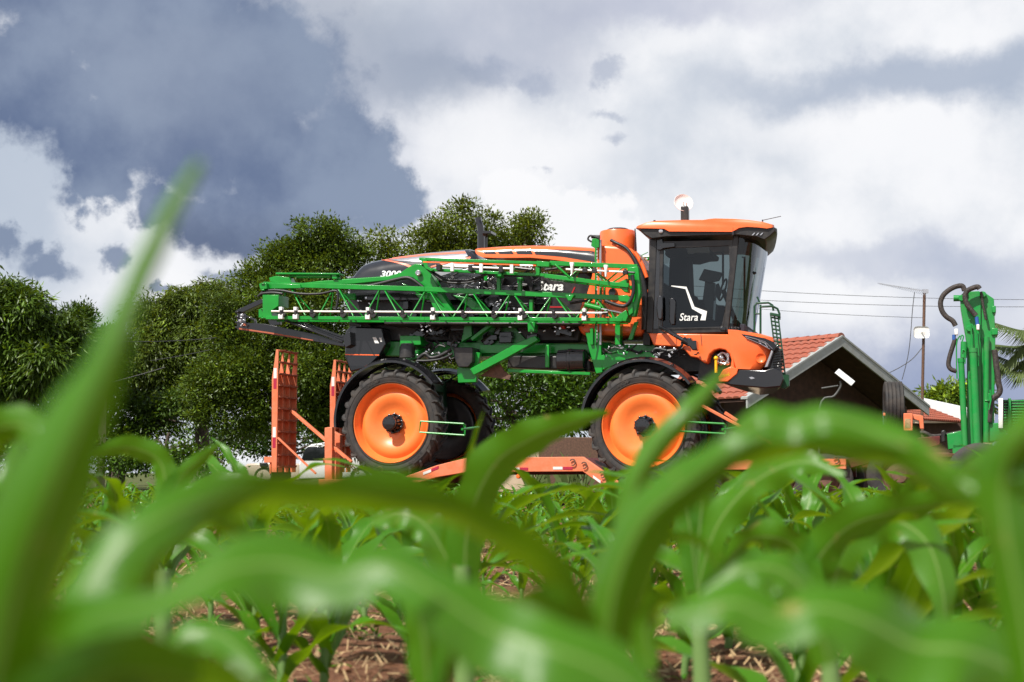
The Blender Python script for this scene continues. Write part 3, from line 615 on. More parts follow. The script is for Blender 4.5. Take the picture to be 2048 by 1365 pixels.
for x, y in ((1143, 533), (1211, 538)): w_ = MB(); plate(w_, [(x - 4, y - 8), (x + 4, y - 8), (x + 4, y - 5), (x + 2.5, y), (x + 1.5, y + 16), (x - 1.5, y + 16), (x - 2.5, y), (x - 4, y - 5)], -.11, -.05); w_.build('nozzle_body', 'white', up, bevel=.005)
for x in (876, 940, 1001): plate(n_, [(x - 4, 528 + (x - 876) * .03), (x + 4, 528 + (x - 876) * .03), (x + 4, 541 + (x - 876) * .03), (x - 4, 541 + (x - 876) * .03)], -.1, .02)
for x, y in ((1169, 541), (1188, 542), (1250, 545)): plate(n_, [(x - 5, y - 4), (x + 5, y - 4), (x + 5, y + 4), (x - 5, y + 4)], -.09, -.01); plate(n_, [(x - 2, y - 7), (x + 2, y - 7), (x + 2, y), (x - 2, y)], -.08, -.01)
ptube(n_, [(1030, 536), (1064, 540)], -.05, .026); ptube(n_, [(1254, 545), (1270, 546)], -.05, .02); n_.build('nozzle_clamp', 'black', up, bevel=.005)

la = MB(); plate(la, [(584, 569), (640, 562), (700, 557.5), (776, 552.5), (800, 546), (818, 534), (830, 528), (842, 528), (852, 533), (860, 545), (886, 592), (908, 625), (870, 625), (862, 606), (846, 580), (838, 573), (826, 556), (812, 555), (780, 561), (700, 569), (586, 574)], .32, .55)
plate(la, [(802, 566), (840, 580), (848, 592), (836, 588), (812, 576)], .36, .5); plate(la, [(905, 590), (940, 596), (985, 628), (960, 632)], .55, .7); plate(la, [(830, 588), (862, 590), (858, 600), (838, 597)], .34, .5)
plate(la, [(678, 587), (710, 587), (710, 600), (690, 600), (679, 596)], .5, .56); la.build('lift_arm', 'green', sprayer, bevel=.012)
pn = MB(); c = P(838, 547, .3); pn.lathe([(.05, .1), (.05, -.05), (.035, -.06), (.03, -.05), (0, -.05)], c, 'y', 20); pn.build('pivot_pin', 'steel', sprayer, smooth=40)
lc = MB(); ptube(lc, [(593, 553), (663, 552.5)], .35, .038, 14); plate(lc, [(551, 545.5), (678, 546.5), (678, 549.5), (551, 549)], .25, .5); plate(lc, [(538, 556), (552, 552), (578, 555), (584, 568), (560, 566), (540, 564)], .25, .45); plate(lc, [(663, 549), (672, 549), (674, 558), (664, 558)], .28, .46); ptube(lc, [(578, 553), (593, 553)], .35, .02); lc.build('fold_cylinder', 'green', sprayer, bevel=.006)
for (p, q, v, w) in [((998, 552), (998, 586), .35, .075), ((1040, 556), (1040, 592), .4, .09), ((972, 552), (972, 562), .4, .05), ((1063, 600), (1063, 626), .3, .08), ((945, 680), (990, 645), .6, .14)]: sup = MB(); pbar(sup, p, q, v, v, w, .06); sup.build('boom_rest', 'green', sprayer, bevel=.006)
for l, v0, v1 in (([(990, 545), (1002, 545), (1002, 555), (990, 555)], .25, .42), ([(1033, 556), (1046, 556), (1042, 562), (1034, 561)], .3, .42), ([(1055, 646), (1070, 645), (1068, 664), (1056, 664)], .2, .4), ([(930, 645), (942, 645), (944, 672), (922, 685)], .6, .7)): sup = MB(); plate(sup, l, v0, v1); sup.build('rest_bracket', 'green', sprayer, bevel=.006)

# the black rear boom section
rb = MB(); plate(rb, [(474, 620), (522, 598), (527, 600), (527, 606), (484, 626), (484, 648), (474, 648)], .6, .75); plate(rb, [(474, 645), (530, 648), (628, 668), (690, 688), (688, 694), (620, 682), (530, 668), (474, 660)], .5, .66)
for k, o in enumerate((0, 6, 13)): pbar(rb, (570 + o * 2, 641 + o * .2), (686 + o, 684 - o * .4), .4 + .12 * k, .5 + .1 * k, .045, .045)
plate(rb, [(684, 672), (700, 664), (702, 690), (690, 696)], .5, 1.2); plate(rb, [(522, 600), (560, 606), (560, 650), (540, 652), (530, 628)], .62, .7); pbar(rb, (488, 632), (510, 640), .55, .55, .05, .04); pbar(rb, (510, 640), (512, 650), .55, .55, .05, .04)
for y in (622, 632, 643, 653): plate(rb, [(470, y), (477, y), (477, y + 4), (470, y + 4)], .5, .6)
rb.build('rear_boom', 'gloss_black', sprayer, bevel=.008)
rl = MB(); plate(rl, [(478, 656), (540, 665), (626, 680), (626, 682), (540, 668), (478, 659)], .492, .5); plate(rl, [(483, 647), (492, 648), (492, 652), (483, 651)], .492, .5); rl.build('boom_reflector', 'rust_orange', sprayer)

# hoses, fittings and plumbing behind the booms
for l, v, r in [([(518, 592), (526, 584), (542, 581), (565, 582), (600, 588), (640, 588), (670, 582), (676, 590), (674, 610), (671, 622)], .1, .022), ([(516, 594), (524, 588), (545, 586), (565, 588)], .06, .026), ([(700, 577), (745, 571), (790, 560), (812, 556), (826, 560), (846, 575)], .25, .032), ([(845, 530), (856, 536), (870, 548), (895, 560), (930, 562), (955, 556), (975, 548)], .12, .024), ([(848, 532), (862, 545), (890, 564), (930, 566), (960, 560)], .08, .018), ([(1265, 550), (1267, 580), (1262, 600), (1250, 612), (1235, 611), (1210, 602)], -.03, .03), ([(1140, 607), (1165, 603), (1185, 600)], .3, .022), ([(1090, 540), (1120, 536), (1135, 530)], .3, .02), ([(836, 718), (850, 708), (862, 716), (880, 712), (902, 700)], .35, .035), ([(834, 722), (856, 722), (884, 718), (905, 708)], .3, .022), ([(1070, 606), (1050, 616), (1020, 612), (1000, 622)], .6, .02), ([(904, 700), (902, 690), (908, 682)], .3, .016)]:
    hs = MB(); ptube(hs, l, v, r, 8, 0, 5); hs.build('hydraulic_hose', 'hose', sprayer, smooth=50)
hs = MB()
for k in range(26):
    x = random.uniform(860, 1070); y = random.uniform(555, 640); v = random.uniform(.6, .85); l = [(x, y)]
    for j in range(3): l.append((l[-1][0] + random.uniform(-16, 22), l[-1][1] + random.uniform(-12, 14)))
    ptube(hs, l, v, random.uniform(.01, .022), 6, 0, 4)
for k in range(22):
    x = random.uniform(1195, 1390); y = random.uniform(694, 712); v = random.uniform(.4, .7); l = [(x, y)]
    for j in range(3): l.append((l[-1][0] + random.uniform(-6, 20), l[-1][1] + random.uniform(-7, 7)))
    ptube(hs, l, v, random.uniform(.01, .024), 6, 0, 4)
for k in range(26):
    x = random.uniform(830, 920); y = random.uniform(655, 730); v = random.uniform(.5, .8); l = [(x, y)]
    for j in range(3): l.append((l[-1][0] + random.uniform(-14, 14), l[-1][1] + random.uniform(-10, 10)))
    ptube(hs, l, v, random.uniform(.01, .024), 6, 0, 4)
tag(hs.build('plumbing', 'hose', sprayer, smooth=50), kind='stuff')
ft = MB()
for (x0, x1, y0, y1, k) in ((930, 1000, 555, 580, 20), (975, 1030, 600, 630, 16), (840, 870, 645, 665, 14), (835, 910, 700, 730, 14), (1200, 1370, 690, 715, 18), (1020, 1150, 640, 670, 14), (1040, 1068, 528, 542, 8), (480, 490, 620, 660, 8), (700, 760, 590, 640, 6)):
    for i in range(k):
        p = P(random.uniform(x0, x1), random.uniform(y0, y1), random.uniform(.35, .6)); ft.box(p, (random.uniform(.02, .06), .04, random.uniform(.015, .04)), 0, Matrix.Rotation(random.uniform(-1, 1), 3, 'Y'))
tag(ft.build('hose_fittings', 'steel', sprayer, bevel=.004), kind='stuff')
bf = MB()
for k in range(60): 
    p = P(random.uniform(720, 1160), random.uniform(560, 690), .88); bf.box(p, (random.uniform(.06, .28), .2, random.uniform(.05, .22)), 0, Matrix.Rotation(random.choice([0, 0, .3, -.6]), 3, 'Y'))
tag(bf.build('engine_units', 'gloss_black', sprayer, bevel=.012), kind='stuff')

# wheel row dividers
for (x0, x1, y0, y1, dv) in ((841, 927, 843, 868, -.25), (1352, 1448, 843, 865, -.22)):
    d = MB(); ptube(d, [(x0, y0), (x1, y0 + 5), (x1 + 2, y1 + 3), (x0 - 2, y1 - 3), (x0, y0)], [dv, dv + .05, dv + .05, dv, dv], .016, 8); ptube(d, [(x1, y0 + 5), (x1 + 4, y0 + 8), (x1 + 2, y1 + 3)], [dv + .05, .2, .2], .014); ptube(d, [(x1 - 3, y0 + 16), (x1 + 30, y0 + 12)], [dv + .05, .45], .02)
    d.build('wheel_guard', 'green', sprayer, smooth=40)

# ------------------------------------------------------------------ the cab
CV0, CV1 = .55, 2.48
bp0 = P(1310, 664, CV0); b_w = bp0.z; t_w = P(1325, 470, CV0).z
ub0, ub1 = P(1300, 664, CV0).x, P(1452, 664, CV0).x; ut0, ut1 = P(1308, 470, CV0).x, P(1474, 470, CV0).x
def plan(u0, u1, bulge, n=8):                  # the cab in plan: flat side, round front
    vc = (CV0 + CV1) / 2; hw = (CV1 - CV0) / 2
    fr = [Vector((u1 + bulge * math.sin(math.pi * k / (2 * n)) ** .8, vc - hw * max(0, math.cos(math.pi * k / (2 * n))) ** .62, 0)) for k in range(n + 1)]
    near = [Vector((u0, CV0, 0))] + fr
    far = [Vector((p.x, 2 * vc - p.y, 0)) for p in reversed(near[:-1])]
    return near + far
pb = plan(ub0, ub1, .27); ptp = plan(ut0, ut1, .36)
def cabpt(k, t, push=0):                        # the k-th plan point at height t (0 bottom, 1 top)
    a, b = pb[k], ptp[k]; p = a.lerp(b, t); p.z = b_w + (t_w - b_w) * t; return p
NPL = len(pb); vmid = (CV0 + CV1) / 2
cf = MB()
for k in (0, 1, NPL - 2, NPL - 1): cf.bar(cabpt(k, -.01), cabpt(k, 1.01), .10 if k in (1, NPL - 2) else .12, .07, up=(0, 1, 0))
for t, h in ((0.0, .10), (1.0, .10)):
    for k in range(NPL): cf.bar(cabpt(k, t), cabpt((k + 1) % NPL, t), .06, h)
cf.build('cab_frame', 'black', sprayer, bevel=.015)
rp = MB(); plate(rp, [(1298, 474), (1326, 474), (1326, 668), (1296, 668)], .53, .60); rp.build('rear_pillar', 'hood_grey', sprayer, bevel=.015)
gl = MB(); rows = [0, .5, 1]
for k in range(1, NPL - 2): gl.add([cabpt(k, 0), cabpt(k + 1, 0), cabpt(k + 1, 1), cabpt(k, 1)], [(0, 1, 2, 3)])
gl.build('windscreen', 'screen_glass', sprayer, smooth=60)
gl = MB(); gl.add([cabpt(NPL - 2, 0), cabpt(NPL - 1, 0), cabpt(NPL - 1, 1), cabpt(NPL - 2, 1)], [(0, 1, 2, 3)]); gl.build('side_window', 'glass', sprayer, smooth=0)
gl = MB(); gl.add([cabpt(0, .25), cabpt(NPL - 1, .25), cabpt(NPL - 1, 1), cabpt(0, 1)], [(0, 1, 2, 3)]); gl.build('rear_window', 'glass', sprayer, smooth=0)
door = MB(); oc = [(1321, 484), (1470, 480), (1468, 540), (1462, 610), (1456, 661), (1316, 663)]; ic = [(1327, 497), (1458, 492), (1459, 540), (1452, 610), (1444, 648), (1438, 655), (1322, 656)]
oo = [(1321, 484), (1470, 480), (1468, 540), (1462, 610), (1457, 650), (1456, 661), (1316, 663)]
a, b = F.pts(oo, .52), F.pts(ic, .52); n = len(a); dv = Vector((0, .045, 0))
for i in range(n):
    j = (i + 1) % n; door.hexa([a[i], a[j], b[j], b[i], a[i] + dv, a[j] + dv, b[j] + dv, b[i] + dv])
dobj = door.build('door', 'black', sprayer, bevel=.006)
dg = MB(); dg.add(F.pts(ic, .54), [tuple(range(len(ic)))]); dg.build('door_glass', 'glass', dobj, smooth=0)
hg = MB(); plate(hg, [(1318, 480), (1324, 478), (1326, 486), (1349, 486), (1349, 494), (1326, 497), (1322, 500), (1314, 500), (1314, 494), (1320, 494)], .47, .52); plate(hg, [(1438, 654), (1452, 655), (1451, 661), (1440, 660)], .50, .52); hg.build('hinge', 'gloss_black', dobj, bevel=.005)
hd = MB(); plate(hd, [(1339, 596), (1348, 596), (1351, 604), (1350, 650), (1341, 650), (1338, 640)], .49, .53); hd.build('handle', 'gloss_black', dobj, bevel=.015)
dl = MB(); zz = [((1343, 571.5), (1342, 573)), ((1373, 574), (1371, 578.5)), ((1389, 614), (1384, 618)), ((1414, 623), (1404, 629.5)), ((1411, 641), (1400.5, 641))]
for (a, b), (c, d) in zip(zz[:-1], zz[1:]): q = F.pts([a, c, d, b], .534); dl.add(q, [(0, 1, 2, 3)])
dl.build('door_emblem', 'decal_white', dobj, smooth=0)
tx = MB(); text_px(tx, F, 'Stara', 1359, 627, 1396, 642, v=.536, shear=.22, offset=.01); tx.build('door_lettering', 'decal_white', dobj, smooth=0)

rf = MB()
prof = [(1271, 457), (1273, 453), (1290, 446.5), (1312, 443), (1360, 441.5), (1408, 441), (1420, 439), (1432, 438), (1470, 439), (1500, 441), (1530, 445), (1548, 450), (1549, 456), (1530, 454), (1505, 453), (1487, 455), (1472, 463), (1333, 463), (1322, 457.5)]
c = P(1400, 452, .5)
def prof_at(sc, v, dz=0, pr=prof):
    o = []
    for (x, y) in pr:
        q = P(x, y, .42); k = max(0, min(1, (x - 1400) / 110)); q.x -= k * (v - .42) * .155; o.append(Vector((c.x + (q.x - c.x) * sc, v, q.z + dz)))
    return o
rf.loft([prof_at(.90, .36, -.015), prof_at(.97, .38), prof_at(1.0, .44), prof_at(1.015, .8, .02), prof_at(1.02, 1.5, .025), prof_at(1.015, 2.2, .02), prof_at(1.0, 2.56), prof_at(.97, 2.62), prof_at(.90, 2.64, -.015)])
rf.build('roof', 'orange', sprayer, smooth=40)
ru = MB(); pu = [(1274, 459), (1322, 457), (1333, 462), (1472, 462), (1487, 454), (1545, 451), (1557, 457), (1556, 463), (1546, 472), (1534, 480), (1518, 474), (1478, 470), (1330, 474), (1300, 478), (1286, 470)]
ru.loft([prof_at(.96, .40, 0, pu), prof_at(.985, .46, 0, pu), prof_at(1.0, .9, 0, pu), prof_at(1.005, 1.5, 0, pu), prof_at(1.0, 2.1, 0, pu), prof_at(.985, 2.5, 0, pu), prof_at(.96, 2.58, 0, pu)])
ru.build('roof_visor', 'black', sprayer, smooth=30, bevel=.01)
wl = MB()
for x in (1505, 1513, 1521): plate(wl, [(x + 3, 466), (x + 5.5, 466), (x + 1, 471), (x - 1.5, 471)], .385, .41)
cw = P(1322, 463, .4); wl.lathe([(0, -.03), (.035, -.02), (.04, .03)], cw, 'y', 16); wl.build('work_light', 'steel', sprayer, smooth=40)
ml = MB(); plate(ml, [(1464, 455), (1467.5, 455), (1468, 470), (1464, 470)], .36, .42); ptube(ml, [(1270, 458), (1271, 475), (1270, 500)], .45, .01); ptube(ml, [(1309, 443), (1309, 441)], .5, .02); ptube(ml, [(1470, 441), (1470, 439)], .5, .02); ml.build('marker_bracket', 'gloss_black', sprayer)
aa = MB(); ptube(aa, [(1525, 441), (1562, 433)], 1.0, .006); ptube(aa, [(1525, 446), (1525, 440)], 1.0, .012); aa.build('antenna', 'wire', sprayer)
dm = MB(); q = P(1370, 432, 1.45); dm.box(q, (.13, .13, .32)); dm.build('dish_mast', 'black', sprayer, bevel=.015)
di = MB(); dc_ = P(1367, 406, 1.45); rr = .165
di.lathe([(0, .055), (.05, .05), (.10, .035), (.14, .015), (rr, -.012), (rr + .004, -.008), (rr + .002, .0), (.14, .03), (.10, .052), (.05, .066), (0, .072)], (0, 0, 0), 'y', 36)
rot = Matrix.Rotation(R(24), 3, 'Z') @ Matrix.Rotation(R(-20), 3, 'X'); di.v = [dc_ + rot @ p for p in di.v]
do = di.build('dish_receiver', 'white', sprayer, smooth=50)
df = MB(); df.tube([dc_ + rot @ Vector(p) for p in ((0, .05, 0), (.0, -.05, .0), (.03, -.06, -.03), (.05, .0, -.11))], .012, 8); df.build('feed_arm', 'pale_pipe', do, smooth=40)

# the inside of the cab
ci = MB(); fl = b_w
def ub(x, y, v): return P(x, y, v)
plate(ci, [(1306, 600), (1450, 612), (1450, 668), (1303, 668)], 2.2, 2.42); plate(ci, [(1303, 640), (1490, 648), (1490, 668), (1303, 668)], .7, 2.3); plate(ci, [(1304, 520), (1318, 520), (1318, 640), (1304, 640)], 1.1, 2.3); plate(ci, [(1318, 588), (1392, 592), (1400, 640), (1318, 640)], .75, .95)
plate(ci, [(1362, 498), (1420, 498), (1418, 507), (1400, 508), (1380, 514), (1330, 512), (1330, 500)], 1.2, 2.2); ci.build('cab_interior', 'seat_fabric', sprayer, bevel=.02)
vs_ = MB(); plate(vs_, [(1371, 494), (1419, 494), (1419, 506), (1390, 506), (1385, 508), (1376, 508)], 1.0, 1.04); vs_.build('sun_visor', 'decal_white', sprayer, bevel=.01)
se = MB(); plate(se, [(1338, 514), (1352, 505), (1374, 506), (1376, 530), (1378, 580), (1382, 598), (1426, 600), (1426, 622), (1340, 622), (1336, 580)], 1.2, 1.75); se.build('seat', 'seat_fabric', sprayer, bevel=.06, segs=3)
cs = MB(); plate(cs, [(1397, 560), (1408, 538), (1446, 546), (1438, 562), (1420, 566)], 1.05, 1.10); plate(cs, [(1410, 562), (1430, 566), (1425, 640), (1400, 640)], 1.15, 1.4); plate(cs, [(1431, 570), (1437, 566), (1443, 585), (1437, 602), (1430, 590)], 1.1, 1.15); cs.build('console', 'screen', sprayer, bevel=.012)
sw = MB(); q = P(1446, 580, 1.45); n = 24
ring = [q + Vector((.06 * math.cos(2 * math.pi * k / n) - .0, .19 * math.sin(2 * math.pi * k / n), .18 * math.cos(2 * math.pi * k / n))) for k in range(n + 1)]; sw.tube(ring, .016, 8); sw.tube([q, P(1470, 640, 1.45)], .04, 8); sw.build('steering_wheel', 'black', sprayer, smooth=50)
tcl = MB(); plate(tcl, [(1462, 642), (1470, 636), (1478, 646), (1484, 652), (1466, 652)], .9, 1.2); tcl.build('cab_cloth', 'teal_cloth', sprayer, bevel=.03)
hr = MB(); ptube(hr, [(1427, 505), (1446, 507), (1446, 570)], 2.3, .02); ptube(hr, [(1484, 515), (1489, 514), (1489, 640)], 1.9, .018, 8, 0, 0); hr.build('grab_rail', 'black', sprayer, smooth=50)
wp = MB(); ptube(wp, [(1498, 575), (1512, 515)], .95, .012); ptube(wp, [(1496, 555), (1512, 545)], .95, .02); wp.build('wiper', 'black', sprayer)

# skirt, nose, bumper
sk = MB(); plate(sk, [(1297, 667), (1458, 669), (1466, 690), (1470, 738), (1459, 748), (1456, 764), (1438, 764), (1437, 752), (1449, 745), (1461, 735), (1463, 720), (1459, 708), (1450, 700), (1439, 698), (1428, 701), (1419, 709), (1414, 726), (1409, 727), (1394, 716), (1381, 714), (1369, 700), (1357, 694), (1307, 691)], .50, 1.2); sk.build('skirt', 'orange', sprayer, bevel=.018)
sf = MB(); plate(sf, [(1297, 667), (1458, 669), (1466, 690), (1470, 738), (1440, 738), (1360, 694), (1307, 691)], 1.2, 2.55); sf.build('skirt_core', 'black', sprayer)
nose = MB(); A = [(1458, 661), (1480, 662), (1502, 665), (1525, 669), (1545, 675), (1547, 683), (1546, 690), (1541, 705), (1532, 728), (1520, 740), (1477, 739), (1468, 715), (1462, 690)]
def ring(v, push, pr=A):
    o = []
    for (x, y) in pr:
        q = P(x, y, .62); f = max(0, (x - 1470) / 75.); o.append(Vector((q.x + push * f, v, q.z)))
    return o
nose.loft([ring(.49, -.22), ring(.54, -.10), ring(.62, .0), ring(.9, .02), ring(1.5, -.06), ring(2.1, -.2), ring(2.4, -.32), ring(2.55, -.5)]); nose.build('nose', 'orange', sprayer, smooth=30, bevel=.012)
lo = MB(); plate(lo, [(1446, 740), (1462, 733), (1476, 738), (1474, 748), (1462, 758), (1455, 764), (1437, 764), (1437, 754)], .47, .6); lo.build('skirt_lower', 'orange', sprayer, bevel=.012)
hl = MB(); plate(hl, [(1482, 668), (1500, 671), (1530, 677), (1546, 684), (1554, 694), (1548, 704), (1536, 697), (1510, 686), (1496, 679)], .47, 1.0); h1 = hl.build('headlight', 'screen', sprayer, bevel=.012)
hc = MB()
for l in ([(1490, 673), (1510, 678), (1530, 684), (1545, 698)], [(1492, 676), (1520, 688), (1540, 699)], [(1517, 682), (1530, 687), (1536, 695), (1524, 690), (1517, 682)]): ptube(hc, l, .465, .007)
hc.build('headlight_trim', 'chrome', h1)
fl_ = MB(); q = P(1522, 717, .52); fl_.lathe([(.085, .0), (.08, -.012), (.07, .0), (.05, .018), (0, .02)], q + Vector((0, -.02, 0)), 'y', 24, cap=False); fl_.build('fog_lamp', 'orange', sprayer, smooth=40)
tr = MB(); plate(tr, [(1543, 701), (1546, 703), (1535, 734), (1529, 735)], .47, .6); tr.build('nose_trim', 'silver', sprayer, bevel=.005)
gr = MB(); plate(gr, [(1544, 700), (1556, 690), (1562, 705), (1562, 745), (1545, 745), (1532, 735)], .65, 2.3, 0, .17)
for k in range(7): plate(gr, [(1546, 704 + k * 5), (1566, 700 + k * 5), (1566, 702 + k * 5), (1546, 706 + k * 5)], .6, 2.35, 0, .17)
gr.build('grille', 'gloss_black', sprayer, bevel=.006)
bm_ = MB(); plate(bm_, [(1478, 739), (1530, 740), (1546, 735), (1562, 740), (1568, 758), (1562, 774), (1530, 777), (1462, 771), (1440, 765), (1456, 763), (1466, 752)], .5, 2.5, 0, .17); bm_.build('bumper', 'gloss_black', sprayer, bevel=.02)
bt = MB(); plate(bt, [(1498, 755), (1504, 754), (1510, 757), (1502, 759)], .49, .5); bt.build('bumper_light', 'steel', sprayer)
jb = MB(); plate(jb, [(1410, 708), (1462, 705), (1466, 745), (1440, 765), (1395, 760), (1400, 725)], .75, 1.1); plate(jb, [(1195, 688), (1420, 694), (1425, 742), (1205, 748)], 1.12, 1.9); jb.build('wheel_well', 'black', sprayer)
cp = MB()
for i in range(9): q = P(1442 + random.uniform(-8, 14), 718 + random.uniform(-10, 10), .60 + random.uniform(0, .1)); cp.ball(q, random.uniform(.03, .06), n=7)
ptube(cp, [(1436, 712), (1446, 706), (1456, 716), (1452, 728), (1440, 726)], .58, .02, 8, 0, 4); cp.build('coupling', 'steel', sprayer, smooth=40)
yl = MB(); ptube(yl, [(1432, 718), (1432, 746)], .52, .024); q = P(1432, 717, .52); yl.ball(q, .038, n=10); yl.build('valve_handle', 'yellow', sprayer, smooth=50)
yt = MB(); text_px(yt, F, 'tank', 1441, 748, 1461, 755, v=.468, shear=.3, slope=-3); yt.build('skirt_marking', 'yellow', sprayer, smooth=0)

ma = MB(); ptube(ma, [(1321, 655), (1340, 665), (1372, 684)], [.45, .3, .2], .034, 12); ptube(ma, [(1366, 680), (1380, 688)], .2, .055, 12); ma.build('mirror_arm', 'gloss_black', sprayer, smooth=40)
mh = MB(); plate(mh, [(1374, 676), (1382, 676), (1383, 682), (1392, 681), (1394, 700), (1384, 701), (1380, 694), (1374, 692)], .1, .3); mh.build('mirror_head', 'gloss_black', sprayer, bevel=.015)
mr_ = MB(); plate(mr_, [(1314, 594), (1319, 590), (1324, 592), (1325, 610), (1325, 636), (1321, 641), (1315, 638), (1312, 615)], .40, .46); mr_.build('door_mirror', 'hood_grey', sprayer, bevel=.02)

sl = MB(); plate(sl, [(1401, 668), (1402.2, 668), (1404.5, 692), (1403.3, 692)], .4965, .5); plate(sl, [(1352, 667), (1353, 667), (1354, 690), (1353, 690)], .4965, .5); sl.build('panel_seam', 'black', sprayer)
sl = MB(); plate(sl, [(1312, 674), (1316, 674), (1316, 677), (1312, 677)], .496, .5); plate(sl, [(1319, 674), (1323, 674), (1323, 677), (1319, 677)], .496, .5); sl.build('warning_sticker', 'amber', sprayer)
# front ladder and rails
ld = MB()
def lstrip(a, b, w):                            # a strip of perforated plate from a to b, w pixels wide, two rows of holes
    v = .75; n = 18
    for f in (0, .5, 1): pbar(ld, (a[0] + w * f, a[1] + 3 * f), (b[0] + w * f, b[1] + 3 * f), v, v, .06, .020, up=(1, 0, 0))
    for k in range(n + 1):
        t = k / n; x = a[0] + (b[0] - a[0]) * t; y = a[1] + (b[1] - a[1]) * t; pbar(ld, (x, y), (x + w, y + 3), v, v, .06, .026)
lstrip((1541, 627), (1558, 768), 15)
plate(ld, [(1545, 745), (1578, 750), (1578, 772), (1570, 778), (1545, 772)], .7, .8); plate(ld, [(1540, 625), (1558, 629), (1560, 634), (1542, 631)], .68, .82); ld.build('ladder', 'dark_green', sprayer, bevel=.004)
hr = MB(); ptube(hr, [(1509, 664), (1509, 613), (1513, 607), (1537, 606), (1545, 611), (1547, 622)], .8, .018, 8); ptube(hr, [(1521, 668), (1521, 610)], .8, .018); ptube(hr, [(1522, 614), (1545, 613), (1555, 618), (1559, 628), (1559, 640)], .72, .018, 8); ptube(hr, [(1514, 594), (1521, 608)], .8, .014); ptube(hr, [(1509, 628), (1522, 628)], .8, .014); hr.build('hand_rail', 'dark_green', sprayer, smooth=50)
wr = MB(); ptube(wr, [(1275, 515), (1296, 505)], 1.6, .008); ptube(wr, [(1270, 514), (1300, 514)], 1.8, .02); ptube(wr, [(1290, 530), (1299, 515)], 1.8, .018); wr.build('platform_rail', 'green', sprayer)

# ================================================================== the trailer
trailer = empty('trailer', F.o, YAW)
tag(trailer, 'orange low loader trailer under the sprayer, with raised ladder ramps and reflective tape', 'trailer')
wr_, wf_ = rear_c.z - WR, front_c.z - WR
def dk(px, py): q = P(px, py, -.03); return (q.x, q.z)
top = [(P(640, 960, 0).x, wr_ - .03), (rear_c.x + .15, wr_ - .03), dk(875, 931), dk(935, 916), dk(1166, 914), (front_c.x - .35, wf_ - .01), (front_c.x + .35, wf_ - .01), dk(1415, 919), dk(1692, 918)]
bot = [(x, z - h) for (x, z), h in zip(top, (.16, .16, .20, .24, .24, .24, .24, .17, .16))]
def beam(mb, v0, v1, t=top, b=bot, cut=0):
    pl = [Vector((x, v0, z - cut)) for x, z in t] + [Vector((x, v0, z)) for x, z in reversed(b)]
    mb.prism(pl, [p + Vector((0, v1 - v0, 0)) for p in pl])
tm = MB(); beam(tm, -.06, .06); tm.build('side_beam', 'trailer_orange', trailer, bevel=.008)
tm = MB(); beam(tm, FAR - .06, FAR + .06); tm.build('side_beam', 'trailer_orange', trailer, bevel=.008)
tm = MB(); b2 = [(x, z - .09) for x, z in top]; beam(tm, .061, FAR - .061, top, b2, .012)
for v in (.9, 2.1): beam(tm, v, v + .1, b2, [(x, z - .2) for x, z in b2], .005)
tm.build('deck', 'dark_red', trailer)
def tparts(name, m, fn, bevel=0, parent=trailer): q = MB(); fn(q); return q.build(name, m, parent, bevel=bevel)
def f(q):
    for x in (975, 1106, 1184, 1550): pass
    def tp(x, y, l, dy=0): plate(q, [(x, y), (x + l, y + dy), (x + l, y + 5.5 + dy), (x, y + 5.5)], -.068, -.058)
    tp(1106, 934, 19); tp(1030, 935.5, 9); tp(1186, 951, 15, 11); tp(1596, 927, 20); tp(846, 945, 16, -6)
tparts('reflector', 'tape_white', f)
def f(q):
    def tp(x, y, l, dy=0): plate(q, [(x, y), (x + l, y + dy), (x + l, y + 5.5 + dy), (x, y + 5.5)], -.068, -.058)
    tp(1126, 934, 19); tp(1039, 935.5, 17); tp(1202, 962, 12, 9); tp(1617, 927, 20); tp(863, 938, 14, -6)
tparts('reflector', 'tape_red', f)
for (x, y, an) in ((1145, 925, 0), (1168, 931, .6), (1204, 950, .6), (1672, 921, 0), (760, 940, 0)):
    def f(q):
        c = P(x, y, -.09); q.tube([c + Vector((.045 * math.cos(a), 0, .05 * math.sin(a))) for a in np.linspace(-1.9, 2.6, 12)], .011, 6)
    tparts('lashing_hook', 'pole_rust', f)
for x, y in ((1037, 953), (1459, 978)):
    def f(q): q.lathe([(0, -.04), (.03, -.035), (.04, -.01), (.04, .03)], P(x, y, 0), 'y', 14); q.bar(P(x, y - 16, .01), P(x, y, .02), .03, .02)
    tparts('side_lamp', 'amber', f)
# stub post, gooseneck and undercarriage
tparts('hinge_post', 'trailer_orange', lambda q: (plate(q, [(649, 856), (664, 854), (664, 965), (649, 965)], .0, .12), plate(q, [(657, 858), (680, 870), (680, 965), (657, 965)], .30, .42)), .01)
tparts('gooseneck', 'dark_red', lambda q: (plate(q, [(1680, 919), (1770, 905), (1790, 880), (1880, 872), (1880, 890), (1800, 912), (1700, 937)], .5, .65), plate(q, [(1680, 919), (1770, 905), (1790, 880), (1880, 872), (1880, 890), (1800, 912), (1700, 937)], 2.6, 2.75), plate(q, [(1790, 882), (1860, 874), (1860, 882), (1790, 890)], .65, 2.6)), .01)
tparts('tyre_carrier', 'trailer_orange', lambda q: (plate(q, [(1807, 827), (1825, 827), (1825, 862), (1807, 862)], .35, .5),), .008)
tparts('tyre_carrier', 'trailer_orange', lambda q: (plate(q, [(1766, 826), (1776, 827), (1776, 833), (1766, 832)], .9, 1.2), plate(q, [(1826, 829), (1846, 832), (1848, 858), (1840, 858), (1838, 842), (1826, 838)], .45, .55)), .008)
tparts('plate_sticker', 'straw', lambda q: plate(q, [(1810, 838), (1821, 838), (1821, 856), (1810, 856)], .343, .35))
